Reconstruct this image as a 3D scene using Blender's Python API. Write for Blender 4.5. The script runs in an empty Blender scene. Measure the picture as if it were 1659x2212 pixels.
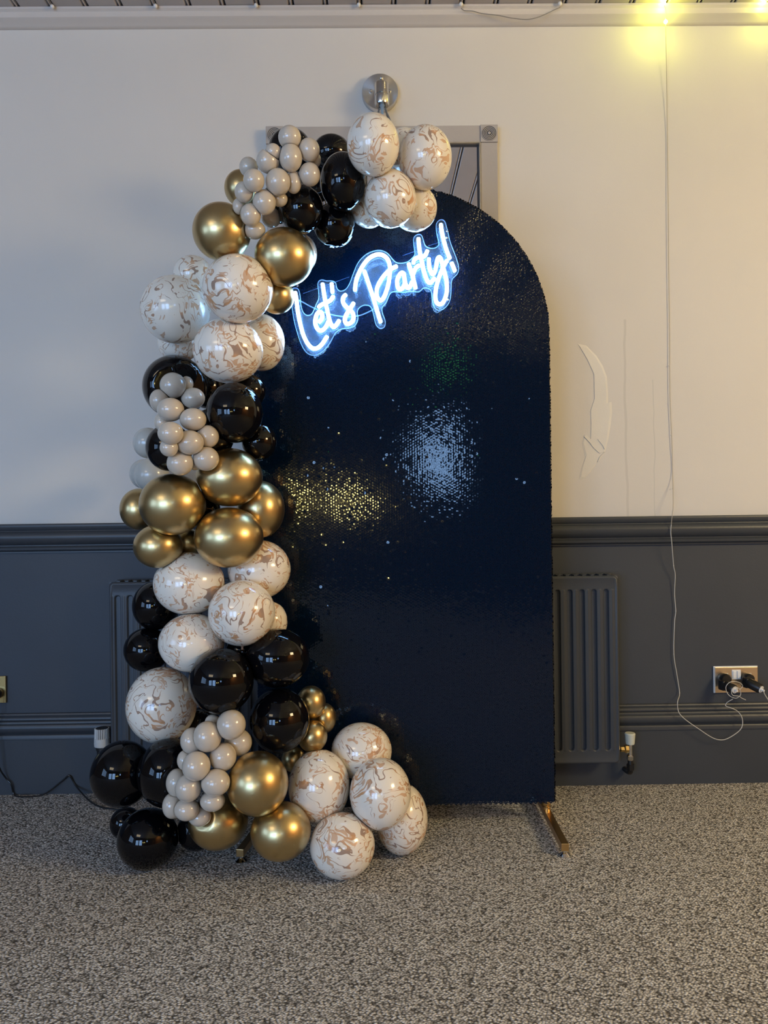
import bpy, bmesh, math, random
import numpy as np
from mathutils import Vector, Matrix

# ------------------------------------------------------------------ camera
SC = bpy.context.scene
COL = SC.collection
W_PX, H_PX, F_PX = 1659.0, 2212.0, 1662.0
CAM_H, YAW, ROLL = 0.99, 0.010, 0.0125
_r0 = Vector((math.cos(YAW), -math.sin(YAW), 0)); _u0 = Vector((0, 0, 1))
FWD = Vector((math.sin(YAW), math.cos(YAW), 0))
RGT = _r0*math.cos(ROLL) - _u0*math.sin(ROLL)
UPV = _u0*math.cos(ROLL) + _r0*math.sin(ROLL)
CPOS = Vector((0, 0, CAM_H))
cd = bpy.data.cameras.new('camera'); cam = bpy.data.objects.new('camera', cd); COL.objects.link(cam)
cd.sensor_fit = 'VERTICAL'; cd.sensor_height = 34.6; cd.lens = F_PX/H_PX*34.6
cd.clip_start = 0.02; cd.clip_end = 100
M = Matrix((( RGT.x, UPV.x, -FWD.x, CPOS.x), (RGT.y, UPV.y, -FWD.y, CPOS.y), (RGT.z, UPV.z, -FWD.z, CPOS.z), (0, 0, 0, 1)))
cam.matrix_world = M
SC.camera = cam

def ray(px, py):
    return FWD + RGT*((px-W_PX/2)/F_PX) + UPV*((H_PX/2-py)/F_PX)
def at(px, py, Y):                       # point of the plane y = Y seen at a pixel
    d = ray(px, py); return CPOS + d*(Y/d.y)
def onz(px, py, z=0.0):                  # point of the plane z seen at a pixel
    d = ray(px, py); return CPOS + d*((z-CAM_H)/d.z)

# ------------------------------------------------------------------ world, view, lights
SC.view_settings.view_transform = 'Standard'; SC.view_settings.look = 'None'
SC.view_settings.exposure = 0.0; SC.view_settings.gamma = 1.0
SC.view_settings.use_curve_mapping = False
wd = bpy.data.worlds.new('world'); SC.world = wd; wd.use_nodes = True
wd.node_tree.nodes['Background'].inputs[0].default_value = (0.62, 0.76, 1.0, 1)
wd.node_tree.nodes['Background'].inputs[1].default_value = 1.0

def area(name, loc, target, sx, sy, power, colour):
    l = bpy.data.lights.new(name, 'AREA'); l.shape = 'RECTANGLE'; l.size = sx; l.size_y = sy
    l.energy = power; l.color = colour
    o = bpy.data.objects.new(name, l); COL.objects.link(o); o.location = loc
    o.rotation_euler = (Vector(target)-Vector(loc)).to_track_quat('-Z', 'Y').to_euler()
    return o
XL, XR, YB, YW, ZC = -4.2, 4.6, -3.6, 2.77, 2.785
COOL = (0.31, 0.56, 1.0)
WARM = (1.0, 0.81, 0.45)
WIN_BACK = [(-3.95, -2.65, 0.15, 2.0), (-2.35, -1.25, 0.15, 2.0), (0.37, 0.88, 1.30, 1.90)]
WIN_LEFT = (-1.9, 0.1, 0.6, 2.0)
WPOW = [86, 90, 12]
for k, (a, b, c, d) in enumerate(WIN_BACK):
    area('daylight', ((a+b)/2, YB-0.06, (c+d)/2), ((a+b)/2+.6, 3, 0.3), b-a-.06, d-c-.06, WPOW[k], COOL)
area('daylight', (XL-0.06, (WIN_LEFT[0]+WIN_LEFT[1])/2, 1.3), (3, (WIN_LEFT[0]+WIN_LEFT[1])/2, 0.3), 1.94, 1.34, 36, COOL)
area('ceiling_panel_light', (3.1, 0.3, 2.1), (0.9, 2.7, 0.6), 0.9, 0.6, 60, WARM)
area('wall_wash_light', (3.7, -1.4, 2.5), (4.6, -1.4, 0.9), 1.8, 0.4, 85, (1.0, 0.62, 0.26))
area('warm_fill_light', (-2.3, -1.3, 2.7), (-1.7, 0.3, 0), 1.2, 1.0, 27, (1.0, 0.80, 0.52))  # added warm fill for the left side, stands for no seen lamp

# ------------------------------------------------------------------ materials
def mat(name, col, rough=0.5, metal=0.0, spec=0.5, coat=0.0, coat_rough=0.03, ior=1.5, emit=None, es=0.0):
    m = bpy.data.materials.new(name); m.use_nodes = True
    b = m.node_tree.nodes['Principled BSDF']
    b.inputs['Base Color'].default_value = (*col, 1); b.inputs['Roughness'].default_value = rough
    b.inputs['Metallic'].default_value = metal; b.inputs['IOR'].default_value = ior
    b.inputs['Specular IOR Level'].default_value = spec
    b.inputs['Coat Weight'].default_value = coat; b.inputs['Coat Roughness'].default_value = coat_rough
    if emit: b.inputs['Emission Color'].default_value = (*emit, 1); b.inputs['Emission Strength'].default_value = es
    return m
class NT:
    def __init__(s, m): s.t = m.node_tree; s.b = s.t.nodes['Principled BSDF']
    def n(s, ty, **kw):
        x = s.t.nodes.new(ty)
        for k, v in kw.items():
            if k.startswith('i_'): x.inputs[k[2:].replace('_', ' ')].default_value = v
            else: setattr(x, k, v)
        return x
    def l(s, a, b): s.t.links.new(a, b)
    def math(s, op, a, b=None, c=None):
        x = s.t.nodes.new('ShaderNodeMath'); x.operation = op
        for i, v in enumerate((a, b, c)):
            if v is None: continue
            if isinstance(v, (int, float)): x.inputs[i].default_value = v
            else: s.l(v, x.inputs[i])
        return x.outputs[0]
    def ramp(s, f, stops, interp='LINEAR'):
        x = s.t.nodes.new('ShaderNodeValToRGB'); x.color_ramp.interpolation = interp
        e = x.color_ramp.elements
        while len(e) < len(stops): e.new(0.5)
        for q, (p, c) in zip(e, stops): q.position = p; q.color = (*c, 1)
        s.l(f, x.inputs[0]); return x.outputs[0]
    def mix(s, f, a, b):
        x = s.t.nodes.new('ShaderNodeMix'); x.data_type = 'RGBA'
        if isinstance(f, float): x.inputs[0].default_value = f
        else: s.l(f, x.inputs[0])
        for i, v in ((6, a), (7, b)):
            if isinstance(v, tuple): x.inputs[i].default_value = (*v, 1)
            else: s.l(v, x.inputs[i])
        return x.outputs[2]
    def bump(s, h, strength, dist):
        x = s.t.nodes.new('ShaderNodeBump'); x.inputs['Strength'].default_value = strength
        x.inputs['Distance'].default_value = dist; s.l(h, x.inputs['Height'])
        s.l(x.outputs[0], s.b.inputs['Normal'])

def wall_paint():
    m = mat('cream_wall_paint', (0.62, 0.585, 0.53), 0.65, spec=0.25); q = NT(m)
    tc = q.n('ShaderNodeTexCoord'); g = tc.outputs['Object']
    big = q.n('ShaderNodeTexNoise', i_Scale=1.6, i_Detail=3.0); q.l(g, big.inputs['Vector'])
    c = q.mix(big.outputs[0], (0.58, 0.545, 0.495), (0.66, 0.62, 0.565))
    # two dried vertical drips on the plaster
    sx = q.n('ShaderNodeSeparateXYZ'); q.l(g, sx.inputs[0])
    wn = q.n('ShaderNodeTexNoise', i_Scale=5.0, i_Detail=2.0); q.l(g, wn.inputs['Vector'])
    for px, wdt, top, dark in ((1352, 0.0042, 690, (0.50, 0.47, 0.43)), (1412, 0.0016, 820, (0.46, 0.45, 0.42))):
        p = at(px, 950, YW); zt = at(px, top, YW).z
        dx = q.math('ABSOLUTE', q.math('ADD', q.math('SUBTRACT', sx.outputs[0], p.x), q.math('MULTIPLY', q.math('SUBTRACT', wn.outputs[0], 0.5), 0.03)))
        f = q.math('MULTIPLY', q.math('LESS_THAN', dx, wdt), q.math('MULTIPLY', q.math('LESS_THAN', sx.outputs[2], zt), 0.55))
        c = q.mix(f, c, dark)
    sp = q.n('ShaderNodeTexVoronoi', i_Scale=2.2); q.l(g, sp.inputs['Vector'])
    c = q.mix(q.math('MULTIPLY', q.math('LESS_THAN', sp.outputs[0], 0.008), 0.8), c, (0.2, 0.18, 0.16))
    q.l(c, q.b.inputs['Base Color'])
    fn = q.n('ShaderNodeTexNoise', i_Scale=220.0, i_Detail=3.0); q.l(g, fn.inputs['Vector'])
    md = q.n('ShaderNodeTexNoise', i_Scale=9.0, i_Detail=2.0); q.l(g, md.inputs['Vector'])
    q.bump(q.math('ADD', q.math('MULTIPLY', fn.outputs[0], 0.12), q.math('MULTIPLY', md.outputs[0], 1.2)), 0.35, 0.004)
    return m
def dark_paint(name, col, rough):
    m = mat(name, col, rough, spec=0.3); q = NT(m)
    tc = q.n('ShaderNodeTexCoord'); n = q.n('ShaderNodeTexNoise', i_Scale=3.0, i_Detail=5.0); q.l(tc.outputs['Object'], n.inputs['Vector'])
    q.l(q.mix(n.outputs[0], tuple(v*0.85 for v in col), tuple(v*1.18 for v in col)), q.b.inputs['Base Color'])
    f = q.n('ShaderNodeTexNoise', i_Scale=160.0, i_Detail=3.0); q.l(tc.outputs['Object'], f.inputs['Vector'])
    q.bump(f.outputs[0], 0.12, 0.002)
    return m
def carpet_mat():
    m = mat('flecked_carpet', (0.15, 0.135, 0.12), 0.95, spec=0.1); q = NT(m)
    tc = q.n('ShaderNodeTexCoord')
    mp = q.n('ShaderNodeMapping'); mp.inputs['Rotation'].default_value = (0, 0, 0.6); mp.inputs['Scale'].default_value = (1.0, 1.2, 1)
    q.l(tc.outputs['Object'], mp.inputs[0])
    v = q.n('ShaderNodeTexVoronoi', i_Scale=165.0); v.inputs['Randomness'].default_value = 0.75; q.l(mp.outputs[0], v.inputs['Vector'])
    sep = q.n('ShaderNodeSeparateColor'); q.l(v.outputs['Color'], sep.inputs[0])
    blob = q.math('SUBTRACT', 1.0, q.math('MULTIPLY', v.outputs['Distance'], 1.25))
    rnd = q.math('POWER', sep.outputs[0], 1.6)
    f = q.math('MULTIPLY', q.math('MAXIMUM', blob, 0.0), q.math('ADD', 0.50, q.math('MULTIPLY', rnd, 0.70)))
    c = q.ramp(f, [(0.0, (0.045, 0.041, 0.038)), (0.18, (0.24, 0.228, 0.214)), (0.40, (0.60, 0.57, 0.535)), (0.75, (0.95, 0.92, 0.87))])
    big = q.n('ShaderNodeTexNoise', i_Scale=2.5, i_Detail=2.0); q.l(tc.outputs['Object'], big.inputs['Vector'])
    c2 = q.mix(q.math('MULTIPLY', big.outputs[0], 0.20), c, (0.16, 0.15, 0.135))
    q.l(c2, q.b.inputs['Base Color']); q.bump(f, 0.8, 0.004)
    return m
def marble_mat():
    m = mat('marbled_latex', (0.80, 0.73, 0.62), 0.16, spec=0.45, coat=0.35, coat_rough=0.05); q = NT(m)
    tc = q.n('ShaderNodeTexCoord'); oi = q.n('ShaderNodeObjectInfo')
    off = q.math('MULTIPLY', oi.outputs['Random'], 40.0)
    cx = q.n('ShaderNodeCombineXYZ'); q.l(off, cx.inputs[0]); q.l(off, cx.inputs[1])
    va = q.n('ShaderNodeVectorMath', operation='ADD'); q.l(tc.outputs['Object'], va.inputs[0]); q.l(cx.outputs[0], va.inputs[1])
    def warp(src, scale, amt, det):
        w = q.n('ShaderNodeTexNoise', i_Scale=scale, i_Detail=det); q.l(src, w.inputs['Vector'])
        s = q.n('ShaderNodeVectorMath', operation='SUBTRACT'); q.l(w.outputs['Color'], s.inputs[0]); s.inputs[1].default_value = (.5, .5, .5)
        k = q.n('ShaderNodeVectorMath', operation='SCALE'); q.l(s.outputs[0], k.inputs[0]); k.inputs['Scale'].default_value = amt
        a = q.n('ShaderNodeVectorMath', operation='ADD'); q.l(src, a.inputs[0]); q.l(k.outputs[0], a.inputs[1]); return a.outputs[0]
    v1 = warp(va.outputs[0], 8.0, 0.22, 2.0)
    v2 = warp(v1, 22.0, 0.045, 2.0)
    a = q.n('ShaderNodeTexNoise', i_Scale=9.0, i_Detail=2.0, i_Roughness=0.5); q.l(v2, a.inputs['Vector'])
    pp = q.math('PINGPONG', q.math('MULTIPLY', a.outputs[0], 9.0), 0.5)
    th = q.n('ShaderNodeTexNoise', i_Scale=14.0, i_Detail=2.0); q.l(v1, th.inputs['Vector'])
    t1 = q.math('MULTIPLY', q.math('MAXIMUM', q.math('SUBTRACT', th.outputs[0], 0.42), 0.0), 0.65)
    band = pp
    vein1 = q.math('LESS_THAN', band, t1)
    b2 = q.n('ShaderNodeTexNoise', i_Scale=20.0, i_Detail=1.5); q.l(v2, b2.inputs['Vector'])
    th2 = q.n('ShaderNodeTexNoise', i_Scale=26.0, i_Detail=1.0); q.l(va.outputs[0], th2.inputs['Vector'])
    t2 = q.math('MULTIPLY', q.math('MAXIMUM', q.math('SUBTRACT', th2.outputs[0], 0.49), 0.0), 1.3)
    vein2 = q.math('LESS_THAN', q.math('PINGPONG', q.math('MULTIPLY', b2.outputs[0], 7.0), 0.5), t2)
    tone = q.ramp(th2.outputs[0], [(0.40, (0.26, 0.15, 0.10)), (0.62, (0.56, 0.28, 0.12))])
    base = q.mix(th.outputs[0], (0.80, 0.75, 0.66), (0.80, 0.71, 0.58))
    c = q.mix(q.math('MULTIPLY', vein1, 0.85), base, tone)
    c = q.mix(q.math('MULTIPLY', vein2, 0.7), c, tone)
    q.l(c, q.b.inputs['Base Color'])
    return m
def plank_mat():
    m = mat('painted_ceiling_board', (0.44, 0.39, 0.36), 0.55); q = NT(m)
    tc = q.n('ShaderNodeTexCoord'); n = q.n('ShaderNodeTexNoise', i_Scale=6.0, i_Detail=4.0); q.l(tc.outputs['Object'], n.inputs['Vector'])
    oi = q.n('ShaderNodeObjectInfo')
    f = q.math('ADD', q.math('MULTIPLY', n.outputs[0], 0.5), q.math('MULTIPLY', oi.outputs['Random'], 0.5))
    q.l(q.mix(f, (0.38, 0.335, 0.31), (0.49, 0.44, 0.405)), q.b.inputs['Base Color']); return m
def brushed(name, c1, c2, rough, scale=(4, 4, 90)):
    m = mat(name, c1, rough, metal=1.0); q = NT(m)
    tc = q.n('ShaderNodeTexCoord'); mp = q.n('ShaderNodeMapping'); mp.inputs['Scale'].default_value = scale; q.l(tc.outputs['Object'], mp.inputs[0])
    n = q.n('ShaderNodeTexNoise', i_Scale=20.0, i_Detail=4.0); q.l(mp.outputs[0], n.inputs['Vector'])
    q.l(q.mix(n.outputs[0], c1, c2), q.b.inputs['Base Color']); return m
def radial_steel():
    m = mat('brushed_steel_plate', (0.62, 0.60, 0.58), 0.34, metal=1.0); q = NT(m)
    q.b.inputs['Anisotropic'].default_value = 0.8
    tg = q.n('ShaderNodeTangent', direction_type='RADIAL', axis='Y'); q.l(tg.outputs[0], q.b.inputs['Tangent']); return m
def thin_glass(name, tint, gloss, diff, rough=0.02):
    m = bpy.data.materials.new(name); m.use_nodes = True; t = m.node_tree; t.nodes.clear()
    o = t.nodes.new('ShaderNodeOutputMaterial'); tr = t.nodes.new('ShaderNodeBsdfTransparent'); tr.inputs[0].default_value = (*tint, 1)
    gl = t.nodes.new('ShaderNodeBsdfGlossy'); gl.inputs['Roughness'].default_value = rough
    fr = t.nodes.new('ShaderNodeFresnel'); fr.inputs[0].default_value = 1.45
    mm = t.nodes.new('ShaderNodeMath'); mm.operation = 'MULTIPLY'; mm.inputs[1].default_value = gloss; t.links.new(fr.outputs[0], mm.inputs[0])
    mx = t.nodes.new('ShaderNodeMixShader'); t.links.new(mm.outputs[0], mx.inputs[0]); t.links.new(tr.outputs[0], mx.inputs[1]); t.links.new(gl.outputs[0], mx.inputs[2])
    df = t.nodes.new('ShaderNodeBsdfTranslucent'); df.inputs[0].default_value = (0.55, 0.75, 1.0, 1)
    d2 = t.nodes.new('ShaderNodeBsdfDiffuse'); d2.inputs[0].default_value = (0.55, 0.75, 1.0, 1)
    ma = t.nodes.new('ShaderNodeMixShader'); ma.inputs[0].default_value = 0.5; t.links.new(df.outputs[0], ma.inputs[1]); t.links.new(d2.outputs[0], ma.inputs[2])
    m2 = t.nodes.new('ShaderNodeMixShader'); m2.inputs[0].default_value = diff; t.links.new(mx.outputs[0], m2.inputs[1]); t.links.new(ma.outputs[0], m2.inputs[2])
    t.links.new(m2.outputs[0], o.inputs[0]); return m
def sequin_mat():
    m = mat('black_sequin', (0.001, 0.007, 0.022), 0.05, spec=0.38, ior=1.5, coat=0.0); q = NT(m)
    q.b.inputs['Sheen Weight'].default_value = 0.0
    return m
MT = dict(
    wall=wall_paint(), dark=dark_paint('dark_navy_paint', (0.043, 0.049, 0.060), 0.55),
    rail=dark_paint('satin_dark_rail_paint', (0.044, 0.049, 0.057), 0.36),
    radi=dark_paint('radiator_enamel', (0.045, 0.051, 0.061), 0.38),
    carpet=carpet_mat(), marble=marble_mat(), plank=plank_mat(),
    cornice=mat('cornice_paint', (0.58, 0.53, 0.48), 0.5),
    gold=mat('chrome_gold_latex', (0.56, 0.42, 0.20), 0.32, metal=1.0, coat=0.25, coat_rough=0.08),
    black=mat('black_latex', (0.002, 0.002, 0.003), 0.02, spec=0.34, coat=0.0),
    taupe=mat('taupe_latex', (0.55, 0.475, 0.385), 0.22, spec=0.5, coat=0.5, coat_rough=0.04),
    pale=mat('pale_grey_latex', (0.46, 0.45, 0.41), 0.25, coat=0.4),
    cream=mat('cream_latex', (0.72, 0.66, 0.52), 0.2, coat=0.4),
    steel=brushed('brushed_steel', (0.55, 0.54, 0.52), (0.70, 0.69, 0.67), 0.22),
    plate=radial_steel(),
    bronze=brushed('brushed_bronze_plate', (0.62, 0.50, 0.38), (0.72, 0.60, 0.47), 0.34),
    brass=mat('brass', (0.62, 0.44, 0.18), 0.25, metal=1.0),
    goldmetal=mat('gold_anodised_tube', (0.70, 0.46, 0.20), 0.28, metal=1.0),
    chrome=mat('polished_chrome', (0.75, 0.75, 0.75), 0.06, metal=1.0),
    frame=dark_paint('silver_taupe_frame', (0.40, 0.36, 0.325), 0.42),
    framebright=mat('silver_bead', (0.55, 0.50, 0.42), 0.28, metal=0.8),
    framedark=mat('dark_frame_rebate', (0.05, 0.05, 0.055), 0.4),
    mirror=mat('mirror_glass', (0.86, 0.86, 0.88), 0.01, metal=1.0),
    plastic=mat('black_plastic', (0.008, 0.008, 0.009), 0.35),
    white=mat('white_plastic', (0.70, 0.71, 0.72), 0.35),
    aged=dark_paint('aged_white_plastic', (0.45, 0.44, 0.42), 0.5),
    capw=dark_paint('pale_green_white_cap', (0.52, 0.54, 0.47), 0.5),
    wire=mat('clear_silver_wire', (0.52, 0.50, 0.45), 0.35, spec=0.5),
    wiretan=mat('clear_wire_on_wall', (0.40, 0.36, 0.28), 0.4),
    grey=mat('grey_wire', (0.22, 0.20, 0.18), 0.5),
    neon=mat('neon_tube_light', (1, 1, 1), 0.4, emit=(0.30, 0.60, 1.0), es=28),
    acrylic=thin_glass('clear_acrylic', (0.97, 0.985, 1.0), 0.6, 0.05),
    edge=thin_glass('acrylic_cut_edge', (0.9, 0.95, 1.0), 0.8, 0.75),
    cableclear=thin_glass('clear_cable', (0.8, 0.9, 0.95), 0.8, 0.5),
    bulbglass=thin_glass('clear_bulb_glass', (0.97, 0.96, 0.94), 1.6, 0.03),
    sequin=sequin_mat(), cover=mat('black_cover_fabric', (0.006, 0.007, 0.010), 0.7, spec=0.2),
    led=mat('yellow_fairy_light', (1, 1, 0.6), 0.4, emit=(1.0, 0.98, 0.25), es=60.0),
    ledfar=mat('warm_fairy_light', (1, 0.9, 0.6), 0.4, emit=(1.0, 0.82, 0.35), es=180.0),
    ledoff=mat('unlit_fairy_light', (0.72, 0.70, 0.66), 0.3),
    globe=mat('yellow_globe_light', (1, 1, 0.8), 0.4, emit=(1.0, 0.85, 0.30), es=95.0),
    exitgreen=mat('green_lamp', (0.1, 0.9, 0.2), 0.4, emit=(0.15, 1.0, 0.25), es=3.0),
    wood=dark_paint('orange_wood_panelling', (0.60, 0.33, 0.13), 0.5),
    rear=dark_paint('brown_rear_wall_paint', (0.17, 0.145, 0.12), 0.6), filler=dark_paint('bare_filler_plaster', (0.69, 0.65, 0.575), 0.7),
    pvc=mat('white_window_frame', (0.7, 0.7, 0.7), 0.4),
)

# ------------------------------------------------------------------ helpers
def tag(o, label=None, cat=None, group=None, kind=None):
    if label: o['label'] = label
    if cat: o['category'] = cat
    if group: o['group'] = group
    if kind: o['kind'] = kind
    return o
def empty(name, loc, label=None, cat=None, group=None):
    o = bpy.data.objects.new(name, None); o.empty_display_size = 0.05; COL.objects.link(o); o.location = loc
    return tag(o, label, cat, group)
def link(name, me, m, parent=None, smooth=False, keep=True):
    if m and not me.materials: me.materials.append(m)
    o = bpy.data.objects.new(name, me); COL.objects.link(o)
    if parent is not None:
        o.parent = parent
        if keep:                                     # geometry is given in world space
            o.location = -world_loc(parent)
    if smooth:
        me.polygons.foreach_set('use_smooth', [True]*len(me.polygons))
    return o
def world_loc(o):
    v = Vector(o.location)
    while o.parent: o = o.parent; v += Vector(o.location)
    return v
def mesh(name, verts, faces):
    me = bpy.data.meshes.new(name); me.from_pydata([tuple(v) for v in verts], [], faces); me.update(); return me
class MB:
    def __init__(s): s.v = []; s.f = []
    def add(s, v, f):
        k = len(s.v); s.v += [tuple(p) for p in v]; s.f += [tuple(i+k for i in q) for q in f]; return s
    def box(s, x0, x1, y0, y1, z0, z1):
        return s.add([(x0,y0,z0),(x1,y0,z0),(x1,y1,z0),(x0,y1,z0),(x0,y0,z1),(x1,y0,z1),(x1,y1,z1),(x0,y1,z1)],
                     [(3,2,1,0),(4,5,6,7),(0,1,5,4),(1,2,6,5),(2,3,7,6),(3,0,4,7)])
    def bar(s, a, b, w, h):                          # square bar from a to b
        a, b = Vector(a), Vector(b); d = (b-a).normalized(); u = Vector((0,0,1))
        if abs(d.z) > 0.9: u = Vector((0,1,0))
        r = d.cross(u).normalized()*w/2; t = r.cross(d).normalized()*h/2
        v = [a-r-t, a+r-t, a+r+t, a-r+t, b-r-t, b+r-t, b+r+t, b-r+t]
        return s.add(v, [(0,1,2,3),(7,6,5,4),(0,4,5,1),(1,5,6,2),(2,6,7,3),(3,7,4,0)])
    def tube(s, pts, r, n=8, closed=False):
        P = [Vector(p) for p in pts]; N = len(P); rings = []
        R = r if isinstance(r, (list, tuple)) else [r]*N
        up = None
        for i in range(N):
            if closed: d = (P[(i+1) % N]-P[i-1]).normalized()
            else: d = (P[min(i+1, N-1)]-P[max(i-1, 0)]).normalized()
            if up is None:
                up = Vector((0,0,1)) if abs(d.z) < 0.9 else Vector((0,1,0))
            up = (up - d*up.dot(d)).normalized(); sd = d.cross(up)
            rings.append([P[i] + (up*math.cos(2*math.pi*k/n) + sd*math.sin(2*math.pi*k/n))*R[i] for k in range(n)])
        v = [p for q in rings for p in q]; f = []
        for i in range(N if closed else N-1):
            j = (i+1) % N
            for k in range(n):
                f.append((i*n+k, j*n+k, j*n+(k+1) % n, i*n+(k+1) % n))
        if not closed:
            f.append(tuple(range(n))); f.append(tuple(reversed(range((N-1)*n, N*n))))
        return s.add(v, f)
    def lathe(s, prof, o=(0,0,0), axis=(0,0,1), n=32):   # prof = [(r, h)]
        ax = Vector(axis).normalized(); u = Vector((1,0,0)) if abs(ax.x) < 0.9 else Vector((0,1,0))
        u = (u-ax*u.dot(ax)).normalized(); w = ax.cross(u); o = Vector(o); v = []; f = []
        for r, h in prof:
            for k in range(n):
                a = 2*math.pi*k/n; v.append(o+ax*h+(u*math.cos(a)+w*math.sin(a))*max(r, 1e-5))
        m_ = len(prof)
        for i in range(m_-1):
            for k in range(n): f.append((i*n+k, i*n+(k+1) % n, (i+1)*n+(k+1) % n, (i+1)*n+k))
        f.append(tuple(reversed(range(n)))); f.append(tuple(range((m_-1)*n, m_*n)))
        return s.add(v, f)
    def ball(s, c, r, nu=10, nv=7):
        return s.lathe([(r*math.sin(math.pi*i/nv), -r*math.cos(math.pi*i/nv)) for i in range(nv+1)], c, n=nu)
    def profx(s, prof, x0, x1):                      # prof = [(y, z)], extruded along x
        n = len(prof); v = [(x0, y, z) for y, z in prof]+[(x1, y, z) for y, z in prof]
        f = [(i, (i+1) % n, n+(i+1) % n, n+i) for i in range(n)]
        f += [tuple(reversed(range(n))), tuple(range(n, 2*n))]
        return s.add(v, f)
    def build(s, name, m, parent=None, smooth=False, bevel=0, seg=2):
        me = mesh(name, s.v, s.f)
        bm = bmesh.new(); bm.from_mesh(me); bmesh.ops.recalc_face_normals(bm, faces=bm.faces)
        if smooth:
            for e in bm.edges:
                if len(e.link_faces) == 2 and e.calc_face_angle(0) > 0.7: e.smooth = False
        bm.to_mesh(me); bm.free()
        o = link(name, me, m, parent, smooth)
        if bevel:
            b = o.modifiers.new('bevel', 'BEVEL'); b.width = bevel; b.segments = seg; b.limit_method = 'ANGLE'
        return o
def crom(pts, sub=6, closed=False):
    P = [np.array(p, float) for p in pts]; n = len(P); out = []
    for i in range(n if closed else n-1):
        if closed: a, b, c, d = P[i-1], P[i], P[(i+1) % n], P[(i+2) % n]
        else: a, b, c, d = P[max(i-1, 0)], P[i], P[i+1], P[min(i+2, n-1)]
        for k in range(sub):
            t = k/sub
            out.append(0.5*((2*b)+(-a+c)*t+(2*a-5*b+4*c-d)*t*t+(-a+3*b-3*c+d)*t**3))
    if not closed: out.append(P[-1])
    return [Vector(p) for p in out]

# ------------------------------------------------------------------ setting
MB().box(XL-.1, XR+.1, YB-.1, YW+.1, -0.12, 0).build('floor', MT['carpet'])['kind'] = 'structure'
zdt = 0.963; zdb = zdt-0.101; zst = 0.286
wb = MB().box(XL-.1, XR+.1, YW, YW+.12, zdb+.03, ZC).build('wall_back', MT['wall']); wb['kind'] = 'structure'
wl = MB().box(XL-.1, XR+.1, YW+.001, YW+.12, 0, zdb+.04).build('wall_back_lower', MT['dark']); wl['kind'] = 'structure'
wl.parent = wb; wl.name = 'wainscot'
dado = [(0,0),(.030,0),(.0325,.004),(.032,.012),(.028,.020),(.023,.024),(.024,.027),(.031,.031),(.036,.038),(.038,.047),(.036,.057),(.030,.066),
        (.021,.072),(.015,.076),(.015,.079),(.020,.081),(.024,.086),(.023,.092),(.017,.097),(.010,.099),(.010,.103),(0,.103)]
MB().profx([(YW-p, zdt-h) for p, h in dado], XL, XR).build('trim_1', MT['rail'], smooth=True)['kind'] = 'structure'
low = [(0,0),(.010,.001),(.012,.006),(.010,.010),(.015,.012),(.018,.017),(.018,.022),(.015,.025),(.021,.027),(.023,.031),(.023,.034),(.030,.037),(.034,.045),
       (.033,.055),(.027,.063),(.018,.069),(.016,.073),(.021,.074),(.023,.077),(.023,.090),(.018,.092),(.018,zst),(0,zst)]
MB().profx([(YW-p, zst-h) for p, h in low], XL, XR).build('baseboard_back', MT['rail'], smooth=True)['kind'] = 'structure'
cor = [(0,0),(.052,0),(.052,.008),(.046,.012),(.044,.014),(.044,.032),(.038,.036),(.026,.040),(.018,.046),(.010,.050),(0,.050)]
MB().profx([(YW-p, ZC-.002-h) for p, h in cor], XL, XR).build('trim_2', MT['cornice'], smooth=True)['kind'] = 'structure'
# ceiling: one object with every board its own part
ceil = MB().box(XL-.1, XR+.1, YB-.1, YW+.1, ZC+.02, ZC+.1).build('ceiling', MT['framedark']); ceil['kind'] = 'structure'
PW = 0.1205
jx = at(634, 15, YW-.05).x            # one joint seen in the photograph
cs = [(.002,.016),(.002,.004),(.005,0),(.100,0),(.103,.003),(.105,.009),(.107,.009),(.109,.002),(.112,0),(.115,.002),(.117,.010),(.117,.016)]
pv = [(x, YB, z) for x, z in cs]+[(x, YW-.002, z) for x, z in cs]; n_ = len(cs)
pf = [(i, i+1, n_+i+1, n_+i) for i in range(n_-1)]
pm = mesh('ceiling_board', pv, pf); pm.materials.append(MT['plank'])
k0 = math.floor((XL-jx)/PW); k = k0
while jx+k*PW < XR:
    b = bpy.data.objects.new('ceiling_board', pm); COL.objects.link(b); b.parent = ceil
    b.location = (jx+k*PW, 0, ZC-.002+random.Random(k).uniform(0, .0012)); k += 1
# other walls with real window openings
def wall_with_openings(name, axis, pos, a0, a1, wins, m, m_low=None):
    mb = MB(); xs = [a0]
    def put(u0, u1, z0, z1):
        if u1-u0 < 1e-4 or z1-z0 < 1e-4: return
        if axis == 'y': mb.box(u0, u1, pos-.12, pos, z0, z1)
        else: mb.box(min(pos, pos+.12*(1 if pos > 0 else -1)), max(pos, pos+.12*(1 if pos > 0 else -1)), u0, u1, z0, z1)
    cur = a0
    for (u0, u1, z0, z1) in wins:
        put(cur, u0, 0, ZC); put(u0, u1, 0, z0); put(u0, u1, z1, ZC); cur = u1
    put(cur, a1, 0, ZC)
    o = mb.build(name, m); o['kind'] = 'structure'; return o
wall_with_openings('wall_rear', 'y', YB, XL-.1, XR+.1, WIN_BACK, MT['rear'])
wall_with_openings('wall_left', 'x', XL, YB, YW, [WIN_LEFT], MT['rear'])
wall_with_openings('wall_right', 'x', XR, YB, YW, [], MT['wood'])
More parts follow.
